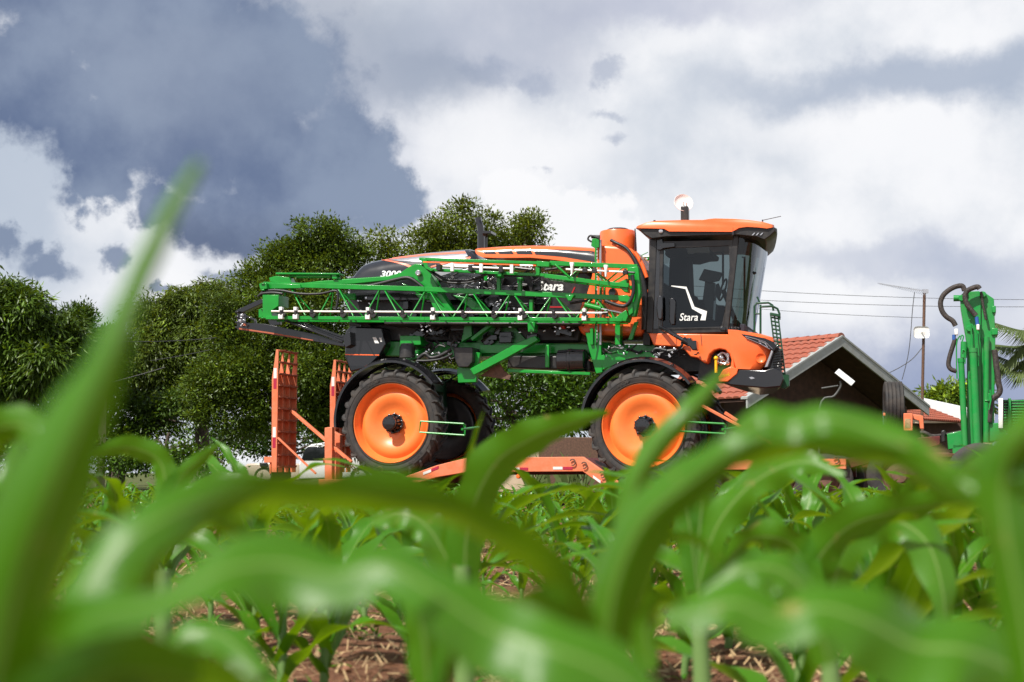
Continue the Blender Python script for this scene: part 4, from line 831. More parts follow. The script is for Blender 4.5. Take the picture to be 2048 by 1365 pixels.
def f(q):
    q.bar(P(1420, 945, .5), P(1690, 945, .5), .2, .12); q.bar(P(1420, 945, 2.4), P(1690, 945, 2.4), .2, .12)
    for x in (1470, 1560, 1650): c = P(x, 970, .15); q.tube([Vector((c.x, .15, .42)), Vector((c.x, 2.85, .42))], .06, 10)
    plate(q, [(1440, 936), (1690, 937), (1690, 960), (1440, 960)], .35, .42)
tparts('axle_frame', 'dark_red', f, .01)
def twheel(x, v, flip=False, r=.42, w=.26, z=None, par=trailer, u=None):
    sg = -1 if flip else 1; c = P(x, 970, .0); w_ = empty('wheel', (c.x if u is None else u, v, r if z is None else z), 0, par)
    t = MB(); t.lathe([(r * .55, sg * .03), (r * .62, sg * .0), (r * .86, sg * -.01), (r * .97, sg * .02)] + [(r * (1 - .025 * (i % 2)), sg * (.03 + (w - .06) * (i / 10))) for i in range(11)] + [(r * .97, sg * (w - .02)), (r * .86, sg * (w + .01)), (r * .62, sg * w), (r * .55, sg * (w - .03))], (0, 0, 0), n=48, cap=False); t.build('tyre', 'rubber', w_, smooth=40)
    t = MB(); t.lathe([(r * .58, sg * .02), (r * .54, sg * .05), (r * .5, sg * .1), (r * .3, sg * .07), (r * .22, sg * .02), (0, sg * .01)], (0, 0, 0), n=32, cap=False); t.build('rim', 'pole_rust', w_, smooth=40)
for x in (1470, 1560, 1650):
    twheel(x, .05); twheel(x, FAR - .05, True)
# spare tyre, standing on the gooseneck
sw_ = empty('spare_wheel', P(1806, 815, 1.0), R(96), trailer); sw_.location.z = P(1806, 813, 1.0).z
t = MB(); r_ = .40; w = .29
t.lathe([(r_ * .55, .02), (r_ * .62, 0), (r_ * .88, -.005)] + [(r_ * (1 - (.03 if i % 4 == 3 else 0)), .012 + (w - .024) * i / 18) for i in range(19)] + [(r_ * .88, w + .005), (r_ * .62, w), (r_ * .55, w - .02)], (0, 0, 0), n=64, cap=False); t.build('tyre', 'rubber', sw_, smooth=25)
t = MB(); t.lathe([(r_ * .58, .03), (r_ * .54, .08), (r_ * .5, .1), (r_ * .2, .06), (0, .06)], (0, 0, 0), n=32, cap=False); t.build('rim', 'steel', sw_, smooth=40)
# the ramps
def ramp(v0, x0=545):
    q = P(x0, 945, .05); rp = empty('ramp', (q.x, v0, q.z), 0, trailer); H = P(x0 + 3, 700, .05).z - q.z; T = .10; Wd = .74
    m = MB()
    for i, (v, h) in enumerate(((0, H), (Wd / 3, H - .05), (2 * Wd / 3, H - .05), (Wd, H))):
        pl = [Vector((0, v - .012, 0)), Vector((T, v - .012, 0)), Vector((T, v - .012, h)), Vector((T * .55, v - .012, h)), Vector((.01, v - .012, h - .32)), Vector((-.02, v - .012, h - .5))]
        if i in (1, 2): pl = [Vector((.0, v - .012, 0)), Vector((T - .02, v - .012, 0)), Vector((T - .02, v - .012, h)), Vector((T * .5, v - .012, h)), Vector((.0, v - .012, h - .32))]
        m.prism(pl, [p + Vector((0, .024, 0)) for p in pl])
    m.box((.015, Wd / 2, H / 2 - .15), (.012, Wd - .03, H - .5)); m.build('side_rail', 'trailer_orange', rp, bevel=.004)
    m = MB()
    for k in range(11):
        z = H - .015 - k * .205
        m.bar((T * .8, .013, z), (T * .8, Wd - .013, z), .085, .03, up=(0, 0, 1))
        for j in range(3): v = (j + .5) * Wd / 3; m.bar((T + .015, v - .09, z - .01), (T + .03, v + .09, z + .015), .03, .02)
    m.build('rung', 'rust_orange', rp, bevel=.003)
    m = MB(); 
    for z in (H - .34, H - 1.38): m.box((.045, -.0145, z - .08), (.06, .003, .18))
    m.build('reflector', 'tape_white', rp)
    m = MB()
    for z in (H - .52, H - 1.56): m.box((.045, -.0145, z - .085), (.06, .003, .18))
    m.build('reflector', 'tape_red', rp)
    m = MB(); m.box((-.03, .05, .22), (.24, .12, .10)); m.box((-.04, .03, .10), (.03, .03, .26)); m.tube([(-.12, .0, .22), (-.12, .12, .22)], .035, 10); m.build('hinge', 'trailer_orange', rp, bevel=.006)
ramp(.02); ramp(2.45)
tparts('ramp_strut', 'trailer_orange', lambda q: (pbar(q, (583, 822), (703, 925), .35, -.02, .06, .05),), .006)
tparts('ramp_strut', 'trailer_orange', lambda q: (pbar(q, (556, 876), (632, 948), .02, -.02, .04, .03),), .004)
tparts('lashing_chain', 'pole_rust', lambda q: [ (q.tube([P(690 + i * 4.2, 920 + i * 4.2, -.12) + Vector((.03 * math.cos(a), (.02 if i % 2 else -.02) * math.sin(a), .022 * math.sin(a))) for a in np.linspace(0, 6.3, 9)], .009, 6)) for i in range(7)])
tparts('tie_rod', 'trailer_orange', lambda q: (pbar(q, (1405, 812), (1545, 888), .9, -.02, .05, .04), pbar(q, (1450, 826), (1475, 842), .85, .8, .05, .05)), .004)

# ================================================================== the loader crane and the truck that carries it
cr_o = F.o + F.U * P(1945, 890, .8).x + F.V * .8; CF = Frame((cr_o.x, cr_o.y, 0), YAW)
crane = empty('loader_crane', CF.o, YAW); tag(crane, 'green folded hydraulic loader crane with two bright cylinders and black hoses, right of the house', 'crane')
C = CF.at
def cplate(mb, px, v0, v1): a = CF.pts(px, v0); mb.prism(a, [p + Vector((0, v1 - v0, 0)) for p in a])
def ctube(mb, l, v, r, n=10, sm=0): vs = v if isinstance(v, (list, tuple)) else [v] * len(l); mb.tube([C(x, y, q) for (x, y), q in zip(l, vs)], r, n, 0, sm)
m = MB(); cplate(m, [(1920, 592), (1929, 584), (1959, 582.5), (1962, 600), (1962, 700), (1966, 890), (1934, 890), (1934, 690), (1921, 615)], .0, .5); m.build('boom', 'crane_green', crane, bevel=.012)
m = MB(); cplate(m, [(1961, 583), (1966, 583), (1988, 598), (1990, 650), (1991, 672), (1990, 720), (1989, 800), (1988, 885), (1961, 885)], .04, .46); cplate(m, [(1984, 612), (1992, 612), (1992, 626), (1984, 626)], .0, .5); cplate(m, [(1983, 656), (1996, 657), (1996, 670), (1983, 671)], .0, .5); m.build('outer_boom', 'crane_green', crane, bevel=.012)
for l, v, r in (([(1922, 717), (1930, 892)], -.10, .047), ([(1946, 697), (1954, 890)], -.12, .058)):
    m = MB(); ctube(m, l, v, r, 20); ctube(m, [l[0], (l[0][0] + .4, l[0][1] + 8)], v, r * 1.12, 20); m.build('cylinder', 'crane_green', crane, smooth=40)
m = MB(); ctube(m, [(1973, 675), (1972, 885)], -.02, .045, 16); ctube(m, [(1928, 684), (1927, 716)], -.1, .05, 14); m.build('cylinder', 'crane_green', crane, smooth=40)
m = MB(); ctube(m, [(1942, 650), (1944, 700)], -.08, .012, 8); ctube(m, [(1950, 650), (1957, 733)], -.1, .010, 8); ctube(m, [(1920, 672), (1913, 690), (1914, 758)], -.08, .010, 8, 4); ctube(m, [(1925, 705), (1926, 700), (1931, 705), (1930, 728)], -.16, .009, 8, 4); ctube(m, [(1921, 680), (1923, 671), (1927, 674), (1924, 684)], -.12, .010, 8, 4); cplate(m, [(1934, 654), (1944, 652), (1944, 664), (1934, 664)], -.02, .0); ctube(m, [(1980, 780), (1982, 800), (1978, 820)], -.1, .012, 8); m.build('pipework', 'crane_green', crane, smooth=50)
m = MB()
for x, y, r in ((1923, 597, .05), (1966, 590, .05), (1939, 658, .05), (1940, 640, .012)): m.lathe([(r, .05), (r, -.03), (r * .8, -.04), (0, -.04)], C(x, y, 0), 'y', 16)
ctube(m, [(1907, 597), (1922, 597)], .2, .05, 12); m.build('pivot_pin', 'crane_green', crane, smooth=40)
for l, v, r in (([(1929, 582), (1926, 574), (1920, 572), (1908, 575), (1896, 582), (1886, 592), (1881, 606), (1884, 622), (1893, 634), (1905, 642), (1911, 652)], -.06, .040), ([(1959, 578), (1955, 574), (1944, 577), (1934, 583), (1930, 594), (1934, 609), (1942, 620), (1952, 632)], -.14, .040), ([(1911, 677), (1905, 695), (1899, 715), (1897, 730), (1902, 739), (1913, 743)], -.06, .036), ([(1989, 700), (1993, 735), (1997, 765), (2000, 780), (1996, 790), (1984, 800), (1980, 822), (1978, 845)], -.02, .045), ([(1962, 584), (1966, 610), (1972, 640)], -.06, .02)):
    m = MB(); ctube(m, l, v, r, 12, 6); m.build('hose', 'brown_hose', crane, smooth=50)
m = MB(); cplate(m, [(1909, 658), (1916, 658), (1916, 670), (1909, 670)], -.12, -.02); cplate(m, [(1953, 649), (1959, 649), (1959, 660), (1953, 660)], -.2, -.1); m.build('hose_coupling', 'white', crane, bevel=.008)
m = MB(); ctube(m, [(1953, 634), (1955, 650)], -.14, .03); ctube(m, [(1908, 670), (1908, 680)], -.07, .03); mat('blue', (.03, .10, .35), .4); m.build('hose_end', 'blue', crane, smooth=40)
m = MB(); cplate(m, [(1894, 868), (1922, 862), (1930, 894), (1896, 900)], .0, .5); cplate(m, [(1972, 848), (1996, 846), (2003, 858), (2012, 862), (2012, 880), (1972, 885)], .0, .5); cplate(m, [(1970, 790), (1980, 786), (1985, 795), (1978, 816), (1970, 816)], -.05, .2); cplate(m, [(1969, 800), (1979, 800), (1979, 803), (1969, 803)], -.08, -.05); b_ = C(1945, 900, .25); m.bar((b_.x, .25, b_.z - .25), (b_.x, .25, b_.z + .08), .5, .6); m.build('base', 'crane_green', crane, bevel=.015)
m = MB(); cplate(m, [(1882, 862), (1890, 860), (1891, 884), (1882, 886)], .1, .25); m.build('filter_can', 'black', crane, bevel=.015)
m = MB(); cplate(m, [(1997, 797), (2006, 797), (2006, 857), (1997, 857)], -.05, .02); m.build('white_post', 'white', crane, bevel=.006)

truck = empty('truck', CF.o, YAW); tag(truck, 'dark truck chassis with green slatted headboard behind the crane at the right edge', 'truck')
m = MB(); z0 = C(1945, 905, 0).z
for v in (.1, 1.0): m.box((.9, v, z0 - .12), (5.2, .1, .24))
m.box((-.4, .5, z0 - .05), (1.4, 1.6, .06)); m.bar((1.2, .1, z0 - .3), (1.2, 1.0, z0 - .3), .2, .2); m.box((2.2, .55, z0 - .02), (1.6, 1.9, .08)); m.build('chassis', 'dark_red', truck, bevel=.01)
m = MB()
for k in range(12): y = 801 + k * 5.6; pl = CF.pts([(2008, y), (2075, y - 1), (2075, y + 2), (2008, y + 2.6)], .3); m.prism(pl, [p + Vector((0, .04, 0)) for p in pl])
cplate(m, [(2016, 797), (2022, 797), (2022, 868), (2016, 868)], .25, .36); cplate(m, [(2066, 797), (2072, 797), (2072, 868), (2066, 868)], .25, .36); m.build('headboard', 'crane_green', truck, bevel=.004)
m = MB(); cplate(m, [(2004, 800), (2074, 799), (2074, 866), (2004, 866)], .40, .44); m.build('radiator', 'black', truck, bevel=.004)
for u in (-1.1, .1, 3.2): twheel(0, -.45, u=u, r=.5, w=.3, par=truck); twheel(0, 1.6, True, u=u, r=.5, w=.3, par=truck)
m = MB(); ctube(m, [(1845, 868), (1870, 872), (1900, 868), (1930, 862)], .2, .025, 8, 4); ctube(m, [(1840, 866), (1850, 866), (1862, 874), (1868, 888)], .15, .03, 8, 4); m.build('air_hose', 'brown_hose', truck, smooth=50)

# ================================================================== houses
hp = W(1683, 678, 36.0); hrz = math.atan2(.615, .788); HF = Frame((hp.x, hp.y, 0), hrz)      # x along the gable, y along the ridge
house = empty('house', HF.o, hrz); tag(house, 'low house with red clay tile gable roof and grey fascia boards, behind the sprayer', 'house')
HW, RZ, DEP = 3.45, hp.z, 3.9; EZ = RZ - HW * math.tan(R(25.5))
def rz_at(x): return RZ - abs(x) * math.tan(R(25.5))
m = MB(); pl = [Vector((-HW + .5, 1.3, 0)), Vector((HW - .15, 1.3, 0)), Vector((HW - .15, 1.3, rz_at(HW - .15) - .1)), Vector((0, 1.3, RZ - .1)), Vector((-HW + .5, 1.3, rz_at(HW - .5) - .1))]
m.prism(pl, [p + Vector((0, DEP - 1.6, 0)) for p in pl]); 
for x in (-2.7, 2.7): m.box((x, .25, EZ / 2), (.22, .22, EZ))
m.build('wall', 'brown_wall', house)
for s in (-1, 1):
    m = MB(); nr, tl = 11, 16; sl = HW / math.cos(R(25.5)); dx = Vector((s * math.cos(R(25.5)), 0, -math.sin(R(25.5)))); nz = Vector((s * math.sin(R(25.5)), 0, math.cos(R(25.5))))
    for j in range(tl):
        y0 = j * DEP / tl; wv = DEP / tl
        for i in range(nr):
            a = sl * i / nr; b = a + sl / nr * 1.12; r0 = []
            for (d, lift) in ((a, .0), (b, .035)):
                row = []
                for k in range(7): an = math.pi * k / 6; row.append(Vector((0, y0 + wv * (.5 - .5 * math.cos(an)), RZ + .02)) + dx * d + nz * (lift + .055 * math.sin(an) + random.uniform(0, .006)))
                r0.append(row)
            m.add(r0[0] + r0[1], [(k, k + 1, 8 + k, 7 + k) for k in range(6)] + [tuple(range(7, 14))])
    m.build('roof', 'tile', house, smooth=50, recalc=False); m = MB()
    pl = [Vector((0, .03, RZ)), Vector((s * HW, .03, EZ)), Vector((s * HW, .03, EZ - .05)), Vector((0, .03, RZ - .05))]; m.prism(pl, [p + Vector((0, DEP - .06, 0)) for p in pl])
    m.build('soffit', 'brown_wall', house)
    m = MB(); pl = [Vector((0, -.03, RZ + .05)), Vector((s * (HW + .1), -.03, EZ)), Vector((s * (HW + .1), -.03, EZ - .22)), Vector((0, -.03, RZ - .19))]; m.prism(pl, [p + Vector((0, .05, 0)) for p in pl])
    pl = [Vector((0, -.05, RZ + .09)), Vector((s * (HW + .12), -.05, EZ + .05)), Vector((s * (HW + .12), -.05, EZ + .0)), Vector((0, -.05, RZ + .04))]; m.prism(pl, [p + Vector((0, .22, 0)) for p in pl]); m.build('fascia_board', 'fascia', house)
m = MB()
for j in range(11): y = j * DEP / 11; m.loft([[Vector((.14 * math.cos(a), y + q, RZ + .04 + (.10 + l) * math.sin(a))) for a in np.linspace(0, math.pi, 7)] for q, l in ((0, .02), (DEP / 11 * 1.1, 0))])
m.build('ridge', 'tile', house, smooth=50)

mat('pole_grey', (.10, .10, .10), .6, var=.3)
sd = W(1690, 755, 34.5); dish = empty('internet_dish', (sd.x, sd.y, 0)); tag(dish, 'flat white internet dish tilted on a bent grey pole in front of the dark gable', 'dish')
m = MB(); rot = Matrix.Rotation(R(-12), 3, 'Z') @ Matrix.Rotation(R(40), 3, 'Y') @ Matrix.Rotation(R(28), 3, 'X'); m.box((0, 0, sd.z), (.50, .32, .03), 0, rot); m.build('panel', 'white', dish, bevel=.012)
m = MB(); m.tube([(-.12, .02, sd.z - .1), (-.1, .05, sd.z - .22), (-.25, .1, sd.z - .45), (-.6, .15, sd.z - .75), (-.62, .15, 0)], .026, 10, 0, 5); m.tube([(-.15, .1, sd.z - .2), (-.55, .12, sd.z - .26)], .02, 8); m.build('mount', 'pole_grey', dish, smooth=50)

h2 = W(1920, 848, 47); low_house = empty('outbuilding', (h2.x, h2.y, 0), R(-14)); tag(low_house, 'low outbuilding with rusty red tile roof, left of the green crane', 'outbuilding')
LF = Frame((h2.x, h2.y, 0), R(-14)); m = MB()
q = [LF.at(1800, 806, 1.6), LF.at(1830, 814, 1.6), LF.at(1925, 845, -.6), LF.at(1780, 838, -.6)]; m.box(((q[0].x + q[2].x) / 2, 1.6, q[2].z / 2), (q[2].x - q[3].x, 3.2, q[2].z)); m.build('wall', 'brown_wall', low_house)
m = MB(); ra, rb_ = LF.at(1770, 800, 1.6), LF.at(1850, 817, 1.6); ea, eb_ = LF.at(1770, 836, -.6), LF.at(1930, 847, -.6); n = 40
for i in range(n):
    t0, t1 = i / n, (i + 1) / n; R0 = [ra.lerp(rb_, t0 + (t1 - t0) * k / 6) + Vector((0, 0, .07 * math.sin(math.pi * k / 6))) for k in range(7)]; R1 = [ea.lerp(eb_, t0 + (t1 - t0) * k / 6) + Vector((0, 0, .07 * math.sin(math.pi * k / 6))) for k in range(7)]
    for j in range(7):
        a0 = [x.lerp(y, j / 7) for x, y in zip(R0, R1)]; a1 = [x.lerp(y, (j + 1.15) / 7) + Vector((0, -.0, .03)) for x, y in zip(R0, R1)]; m.add(a0 + a1, [(k, k + 1, 8 + k, 7 + k) for k in range(6)])
    m.add([R0[0], R0[-1], R1[-1], R1[0]], [(0, 1, 2, 3)])
m.build('roof', 'tile', low_house, smooth=50, recalc=False)
h3 = W(1870, 830, 51.5); shed = empty('shed', (h3.x, h3.y, 0)); tag(shed, 'pale shed with a bright white sheet roof, behind the rusty red tile roof', 'shed')
SF = Frame((h3.x, h3.y, 0), 0); m = MB()
pl = [(1822, 794), (1850, 798), (1930, 815), (1990, 828), (1990, 834), (1930, 842), (1880, 834), (1822, 824)]
a = SF.pts([(1815, 793), (1840, 795), (1990, 827), (1990, 842), (1930, 846), (1815, 815)], 0); m.prism(a, [p + Vector((.6, 5, .02)) for p in a]); m.build('roof', 'white_roof', shed, bevel=.02)
m = MB(); a = SF.pts([(1830, 835), (1985, 845), (1985, 950), (1830, 950)], .3); m.prism(a, [p + Vector((.5, 4.3, 0)) for p in a]); m.build('wall', 'cream_wall', shed)

mz = W(1848, 582, 44); mb_ = W(1844, 832, 44); mast = empty('antenna_mast', (mb_.x, mb_.y, 0)); tag(mast, 'thin rusty antenna mast with a white square grid dish halfway up, left of the crane', 'antenna mast')
MF = Frame((mb_.x, mb_.y, 0), 0)
m = MB(); m.tube([(0, 0, 0), MF.at(1844, 832, 0), MF.at(1849, 580, 0)], .045, 10); m.build('pole', 'pole_rust', mast)
m = MB(); l, r = MF.at(1757, 567, 0), MF.at(1851, 583, 0); m.bar(l, r, .025, .025)
for k in range(22): q = l.lerp(r, k / 22 + .01); h = .06 + .11 * k / 22; m.tube([q + Vector((0, -.2, -h)), q + Vector((0, .2, h * .5))], .008, 5)
m.box(r, (.16, .1, .12)); m.build('yagi_antenna', 'steel', mast)
m = MB(); c = MF.at(1843, 665, -.15); L = []
for s_, d in ((1, 0), (.92, .05), (.5, .12), (.1, .14)): L.append([c + Vector((.245 * s_ * math.copysign(abs(math.cos(a)) ** .45, math.cos(a)), d, .185 * s_ * math.copysign(abs(math.sin(a)) ** .45, math.sin(a)))) for a in [2 * math.pi * k / 28 for k in range(28)]])
m.loft([[p + Vector((0, .03, 0)) for p in L[0]]] + L); m.build('grid_dish', 'white', mast, smooth=60)
m = MB(); m.tube([c + Vector((0, .1, 0)), c + Vector((.02, -.14, 0)), c + Vector((.06, -.13, -.08))], .02, 8); m.build('feed_arm', 'pale_pipe', mast, smooth=50)
m = MB(); m.tube([MF.at(x, y, 0) for x, y in ((1829, 585), (1825, 620), (1822, 660), (1818, 700), (1812, 730), (1804, 760))], .012, 6, 0, 4); m.tube([MF.at(x, y, 0) for x, y in ((1845, 695), (1825, 718), (1800, 735), (1770, 750))], .014, 6, 0, 5); m.build('cable', 'wire', mast)

def wire(lbl, a, b, Ya, Yb, sag, r, name='power_line'):
    A, B = W(*a, Ya), W(*b, Yb); m = MB(); m.tube([A.lerp(B, t) - Vector((0, 0, sag * 4 * t * (1 - t))) for t in np.linspace(0, 1, 17)], r, 5); o = m.build(name, 'wire', None); tag(o, lbl, 'power line', 'overhead power lines')
wire('uppermost thin overhead power line crossing the sky right of the cab', (1380, 572), (2100, 600), 62, 60, .15, .011)
wire('middle thin overhead power line right of the cab, just below the uppermost one', (1380, 592), (2100, 614), 62, 60, .15, .011)
wire('faint lowest power line right of the cab, ending at the antenna mast', (1380, 604), (1846, 636), 58, 46, .1, .008)
wire('pale wire in front of the left trees, the upper one', (236, 683), (432, 676), 42, 44, .05, .012)
wire('pale wire in front of the left trees, the lower sloping one', (300, 722), (420, 700), 43, 44, .02, .010)
wire('thin wires low across the dark tree gap at left', (20, 805), (330, 735), 44, 44, .1, .011)
up_ = W(202, 940, 46); o = MB(); o.tube([(0, 0, 0), (0, 0, 3.9)], [.14, .11], 12); o = o.build('utility_pole', 'cream_wall', None); o.location = (up_.x, up_.y, 0); tag(o, 'pale concrete utility pole standing under the left trees', 'pole')
cw_ = W(1092, 900, 40); o = MB(); o.box((0, 0, .65), (3.2, .25, 1.3)); o.box((-1.1, -.03, 1.33), (.9, .3, .06)); o = o.build('garden_wall', 'cream_wall', None, bevel=.02); o.location = (cw_.x - .3, cw_.y, 0); tag(o, 'cream garden wall seen between the sprayer wheels', 'wall', kind='thing')
o = MB(); o.box((0, 0, .75), (2.4, .3, 1.5)); o = o.build('brown_wall', 'pole_rust', None, bevel=.02); q = W(1165, 900, 39); o.location = (q.x, q.y, 0); tag(o, 'brown garden wall beside the cream wall, behind the front wheel', 'wall', kind='thing')
o = MB(); o.box((0, 0, .8), (.22, .22, 1.6)); o.box((0, 0, 1.63), (.3, .3, .08)); o = o.build('gate_post', 'cream_wall', None, bevel=.015); q = W(1503, 900, 33); o.location = (q.x, q.y, 0); tag(o, 'short cream post right of the front wheel under the house eave', 'post')

# ================================================================== the white pickup
kp = W(610, 940, 52); KF = Frame((kp.x, kp.y, 0), R(-6)); car = empty('pickup_truck', KF.o, KF.rz); tag(car, 'white pickup truck with beige bonnet, parked beyond the ramps', 'pickup')
K = KF.at
def kpr(mb, px, v0, v1, ins=0):
    a = KF.pts(px, v0); mb.prism(a, [p + Vector((0, v1 - v0, 0)) for p in a])
m = MB(); kpr(m, [(596, 931), (603, 916), (612, 895), (622, 889), (650, 885), (720, 885), (730, 900), (738, 925), (780, 927), (780, 955), (500, 962), (597, 940)], 0, 1.75); m.build('body', 'car_white', car, bevel=.06, segs=3)
m = MB(); kpr(m, [(487, 934), (494, 928), (540, 925.5), (600, 928), (600, 962), (492, 962), (487, 950)], -.01, 1.76); m.build('bonnet', 'car_hood', car, bevel=.06, segs=3)  # bonnet in beige, rest of the body white
m = MB(); kpr(m, [(602, 921), (610, 899), (616, 894), (700, 894), (704, 921)], -.02, 1.77); m.build('window', 'car_glass', car, bevel=.01)
m = MB(); kpr(m, [(518, 926), (534, 926), (536, 934), (520, 934)], -.08, .02); m.build('trim', 'black', car, bevel=.02)
for x in (527, 720):
    q = K(x, 955, 0); w_ = empty('wheel', (q.x, .0, .38), 0, car); t = MB(); t.lathe([(.22, .0), (.34, -.03), (.38, .02), (.38, .2), (.2, .22)], (0, 0, 0), n=32, cap=False); t.build('tyre', 'rubber', w_, smooth=40); t = MB(); t.lathe([(.23, -.005), (.2, .04), (.05, .0), (0, .0)], (0, 0, 0), n=20, cap=False); t.build('rim', 'steel', w_, smooth=40)

# ================================================================== trees
def leaf_mesh(name, base, tipd, side, length, width, tint, matname, parent=None):
    """many small folded leaves: base points, tip directions and side directions are arrays"""
    n = len(base); L = length[:, None]; Wd = width[:, None]; nrm = np.cross(tipd, side)
    v = np.stack([base, base + tipd * L * .45 + side * Wd * .5 + nrm * Wd * .12, base + tipd * L - nrm * L * .08, base + tipd * L * .45 - side * Wd * .5 + nrm * Wd * .12], 1).reshape(-1, 3)
    i = np.arange(n)[:, None] * 4; tri = np.concatenate([i, i + 1, i + 2, i, i + 2, i + 3], 1).reshape(-1)
    me = bpy.data.meshes.new(name); me.vertices.add(len(v)); me.vertices.foreach_set('co', v.ravel().astype(np.float32)); me.loops.add(len(tri)); me.loops.foreach_set('vertex_index', tri.astype(np.int32))
    me.polygons.add(2 * n); me.polygons.foreach_set('loop_start', np.arange(0, 6 * n, 3, dtype=np.int32)); me.update(); me.validate()
    at = me.color_attributes.new('tint', 'FLOAT_COLOR', 'POINT'); c = np.ones((n, 4, 4), np.float32); c[:, :, :3] = tint[:, None, :]; at.data.foreach_set('color', c.ravel())
    me.materials.append(M[matname]); o = bpy.data.objects.new(name, me); COL.objects.link(o)
    if parent: o.parent = parent
    return o
def unit(a): return a / np.maximum(np.linalg.norm(a, axis=-1, keepdims=True), 1e-9)
def crown(parent, blobs, loc, ncl, per, ll, lw, droop, hue=(1, 1, 1), spread=.45, holes=.25):
    bl = np.array([(b[0].x - loc[0], b[0].y - loc[1], b[0].z, b[1], b[2], b[3]) for b in blobs]); wgt = bl[:, 3] * bl[:, 5]; wgt /= wgt.sum()
    k = rng.choice(len(bl), ncl, p=wgt); d = unit(rng.normal(size=(ncl, 3))); d[:, 1] -= .25; d = unit(d)
    rad = np.where(rng.random(ncl) < .72, rng.uniform(.86, 1.05, ncl), rng.uniform(.35, .86, ncl))
    lump = 1 + .13 * np.sin(d[:, 0] * 6 + k * 2.1) * np.sin(d[:, 2] * 7 + k) + .09 * np.sin(d[:, 0] * 15 + k) * np.cos(d[:, 2] * 13 - d[:, 1] * 9)
    c = bl[k, :3] + d * bl[k, 3:6] * (rad * lump)[:, None]
    keep = c[:, 2] > .4; c, d, k = c[keep], d[keep], k[keep]; n = len(c)
    cs = rng.uniform(.6, 1.5, n); q = rng.normal(size=(n * per, 3)); q = unit(q) * (rng.random((n * per, 1)) ** .5) * 1.7
    b = np.repeat(c, per, 0) + q * spread * np.repeat(cs, per)[:, None] * np.array([1, 1, .65])
    t = unit(unit(rng.normal(size=(n * per, 3))) * .8 + q * .5 + np.repeat(d, per, 0) * .5 + np.array([0, 0, -droop])); s = unit(np.cross(t, unit(rng.normal(size=t.shape) * .6 + np.array([0, 0, 1]))))
    ct = np.repeat(rng.normal(size=n) * .30, per) + rng.normal(size=n * per) * .14; ti = np.exp(ct)[:, None] * np.array(hue)[None]
    yl = (rng.random(n * per) < .07)[:, None]; ti = np.where(yl, ti * np.array([1.9, 1.7, 1.0]), ti)
    return leaf_mesh('crown', b, t, s, ll * rng.uniform(.65, 1.25, n * per), lw * rng.uniform(.7, 1.2, n * per), ti, 'tree_leaf', parent)
def tree(label, base_px, Y, blobs_px, ncl, per=13, ll=.22, lw=.085, droop=.3, hue=(1, 1, 1), spread=.32, trunk=.28, group='trees behind the sprayer', name='tree'):
    """blobs_px: (px, py, rx px, ry px, depth offset m)"""
    g = W(base_px, 945, Y); root = empty(name, (g.x, g.y, 0)); tag(root, label, 'tree', group)
    bl = []
    for px, py, rx, ry, dy in blobs_px:
        y = Y + dy; s = y / FPX; bl.append((W(px, py, y), rx * s, max(rx, ry) * s * .8, ry * s))
    lob = []
    for (p, rx, ry, rz) in bl:
        lob.append((p, rx * .80, ry * .80, rz * .80))
        for q in range(6):
            a = random.uniform(0, 6.28); e = random.uniform(-.5, 1.2); dr = Vector((math.cos(a) * math.cos(e), math.sin(a) * math.cos(e) * .8 - .2, math.sin(e))); k = random.uniform(.26, .46)
            lob.append((p + Vector((dr.x * rx, dr.y * ry, dr.z * rz)) * random.uniform(.70, .92), rx * k, ry * k, rz * k))
    crown(root, lob, (g.x, g.y), ncl, per, ll, lw, droop, hue, spread)
    m = MB(); zc = max(1.6, min(b[0].z for b in bl)); m.tube([(0, 0, -.1), (.08, 0, zc * .4), (.0, .05, zc * .8), (.1, 0, zc * 1.1)], [trunk * 1.25, trunk, trunk * .9, trunk * .7], 12, 0, 3)
    for b in bl:
        e = Vector((b[0].x - g.x, b[0].y - g.y, b[0].z)); s0 = Vector((0, 0, zc * .75)); m.tube([s0, s0.lerp(e, .5) + Vector((random.uniform(-.3, .3), 0, random.uniform(.1, .5))), e], [trunk * .55, trunk * .35, .03], 8, 0, 4)
        for k in range(4):
            q = e + Vector((random.uniform(-1, 1) * b[1], random.uniform(-1, 1) * b[2], random.uniform(-.6, .6) * b[3])) ; q = s0.lerp(q, .85); m.tube([s0.lerp(e, .6), s0.lerp(e, .6).lerp(q, .6) + Vector((0, 0, .2)), q], [trunk * .22, .05, .02], 6, 0, 3)
    m.build('trunk', 'bark', root, smooth=60); return root
tree('tall broad olive green tree right behind the exhaust pipe, highest crown of all', 940, 50, [(920, 480, 90, 62, 0), (1010, 490, 72, 55, 1), (830, 520, 95, 75, 0), (960, 600, 150, 120, 1), (1100, 640, 140, 110, 2), (860, 680, 190, 150, 1.5), (1060, 760, 200, 120, 2), (925, 430, 34, 30, 0), (1060, 460, 34, 34, .5)], 5200, 26, .155, .066, .1, (1.30, 1.12, .7), .22)
tree('rounded green tree behind the left end of the booms and the tall ramp', 560, 46, [(640, 540, 100, 85, 0), (580, 620, 110, 95, 0), (500, 690, 110, 110, -.5), (640, 690, 130, 110, 0), (560, 790, 140, 110, -.5), (470, 800, 90, 90, -1), (680, 500, 55, 48, .3), (420, 770, 60, 75, -.8), (590, 520, 55, 40, 0), (720, 800, 140, 100, .5)], 5600, 26, .140, .062, .15, (1.0, 1.0, .65), .21)
tree('grey green tree with drooping leaf tufts, left of the ramp and booms', 400, 54, [(350, 650, 80, 70, 0), (420, 620, 70, 45, 1), (310, 720, 62, 80, -.5), (390, 740, 80, 85, 0), (450, 660, 60, 60, .5), (340, 800, 75, 50, 0)], 2900, 24, .24, .060, .9, (1.25, 1.15, .95), .22)
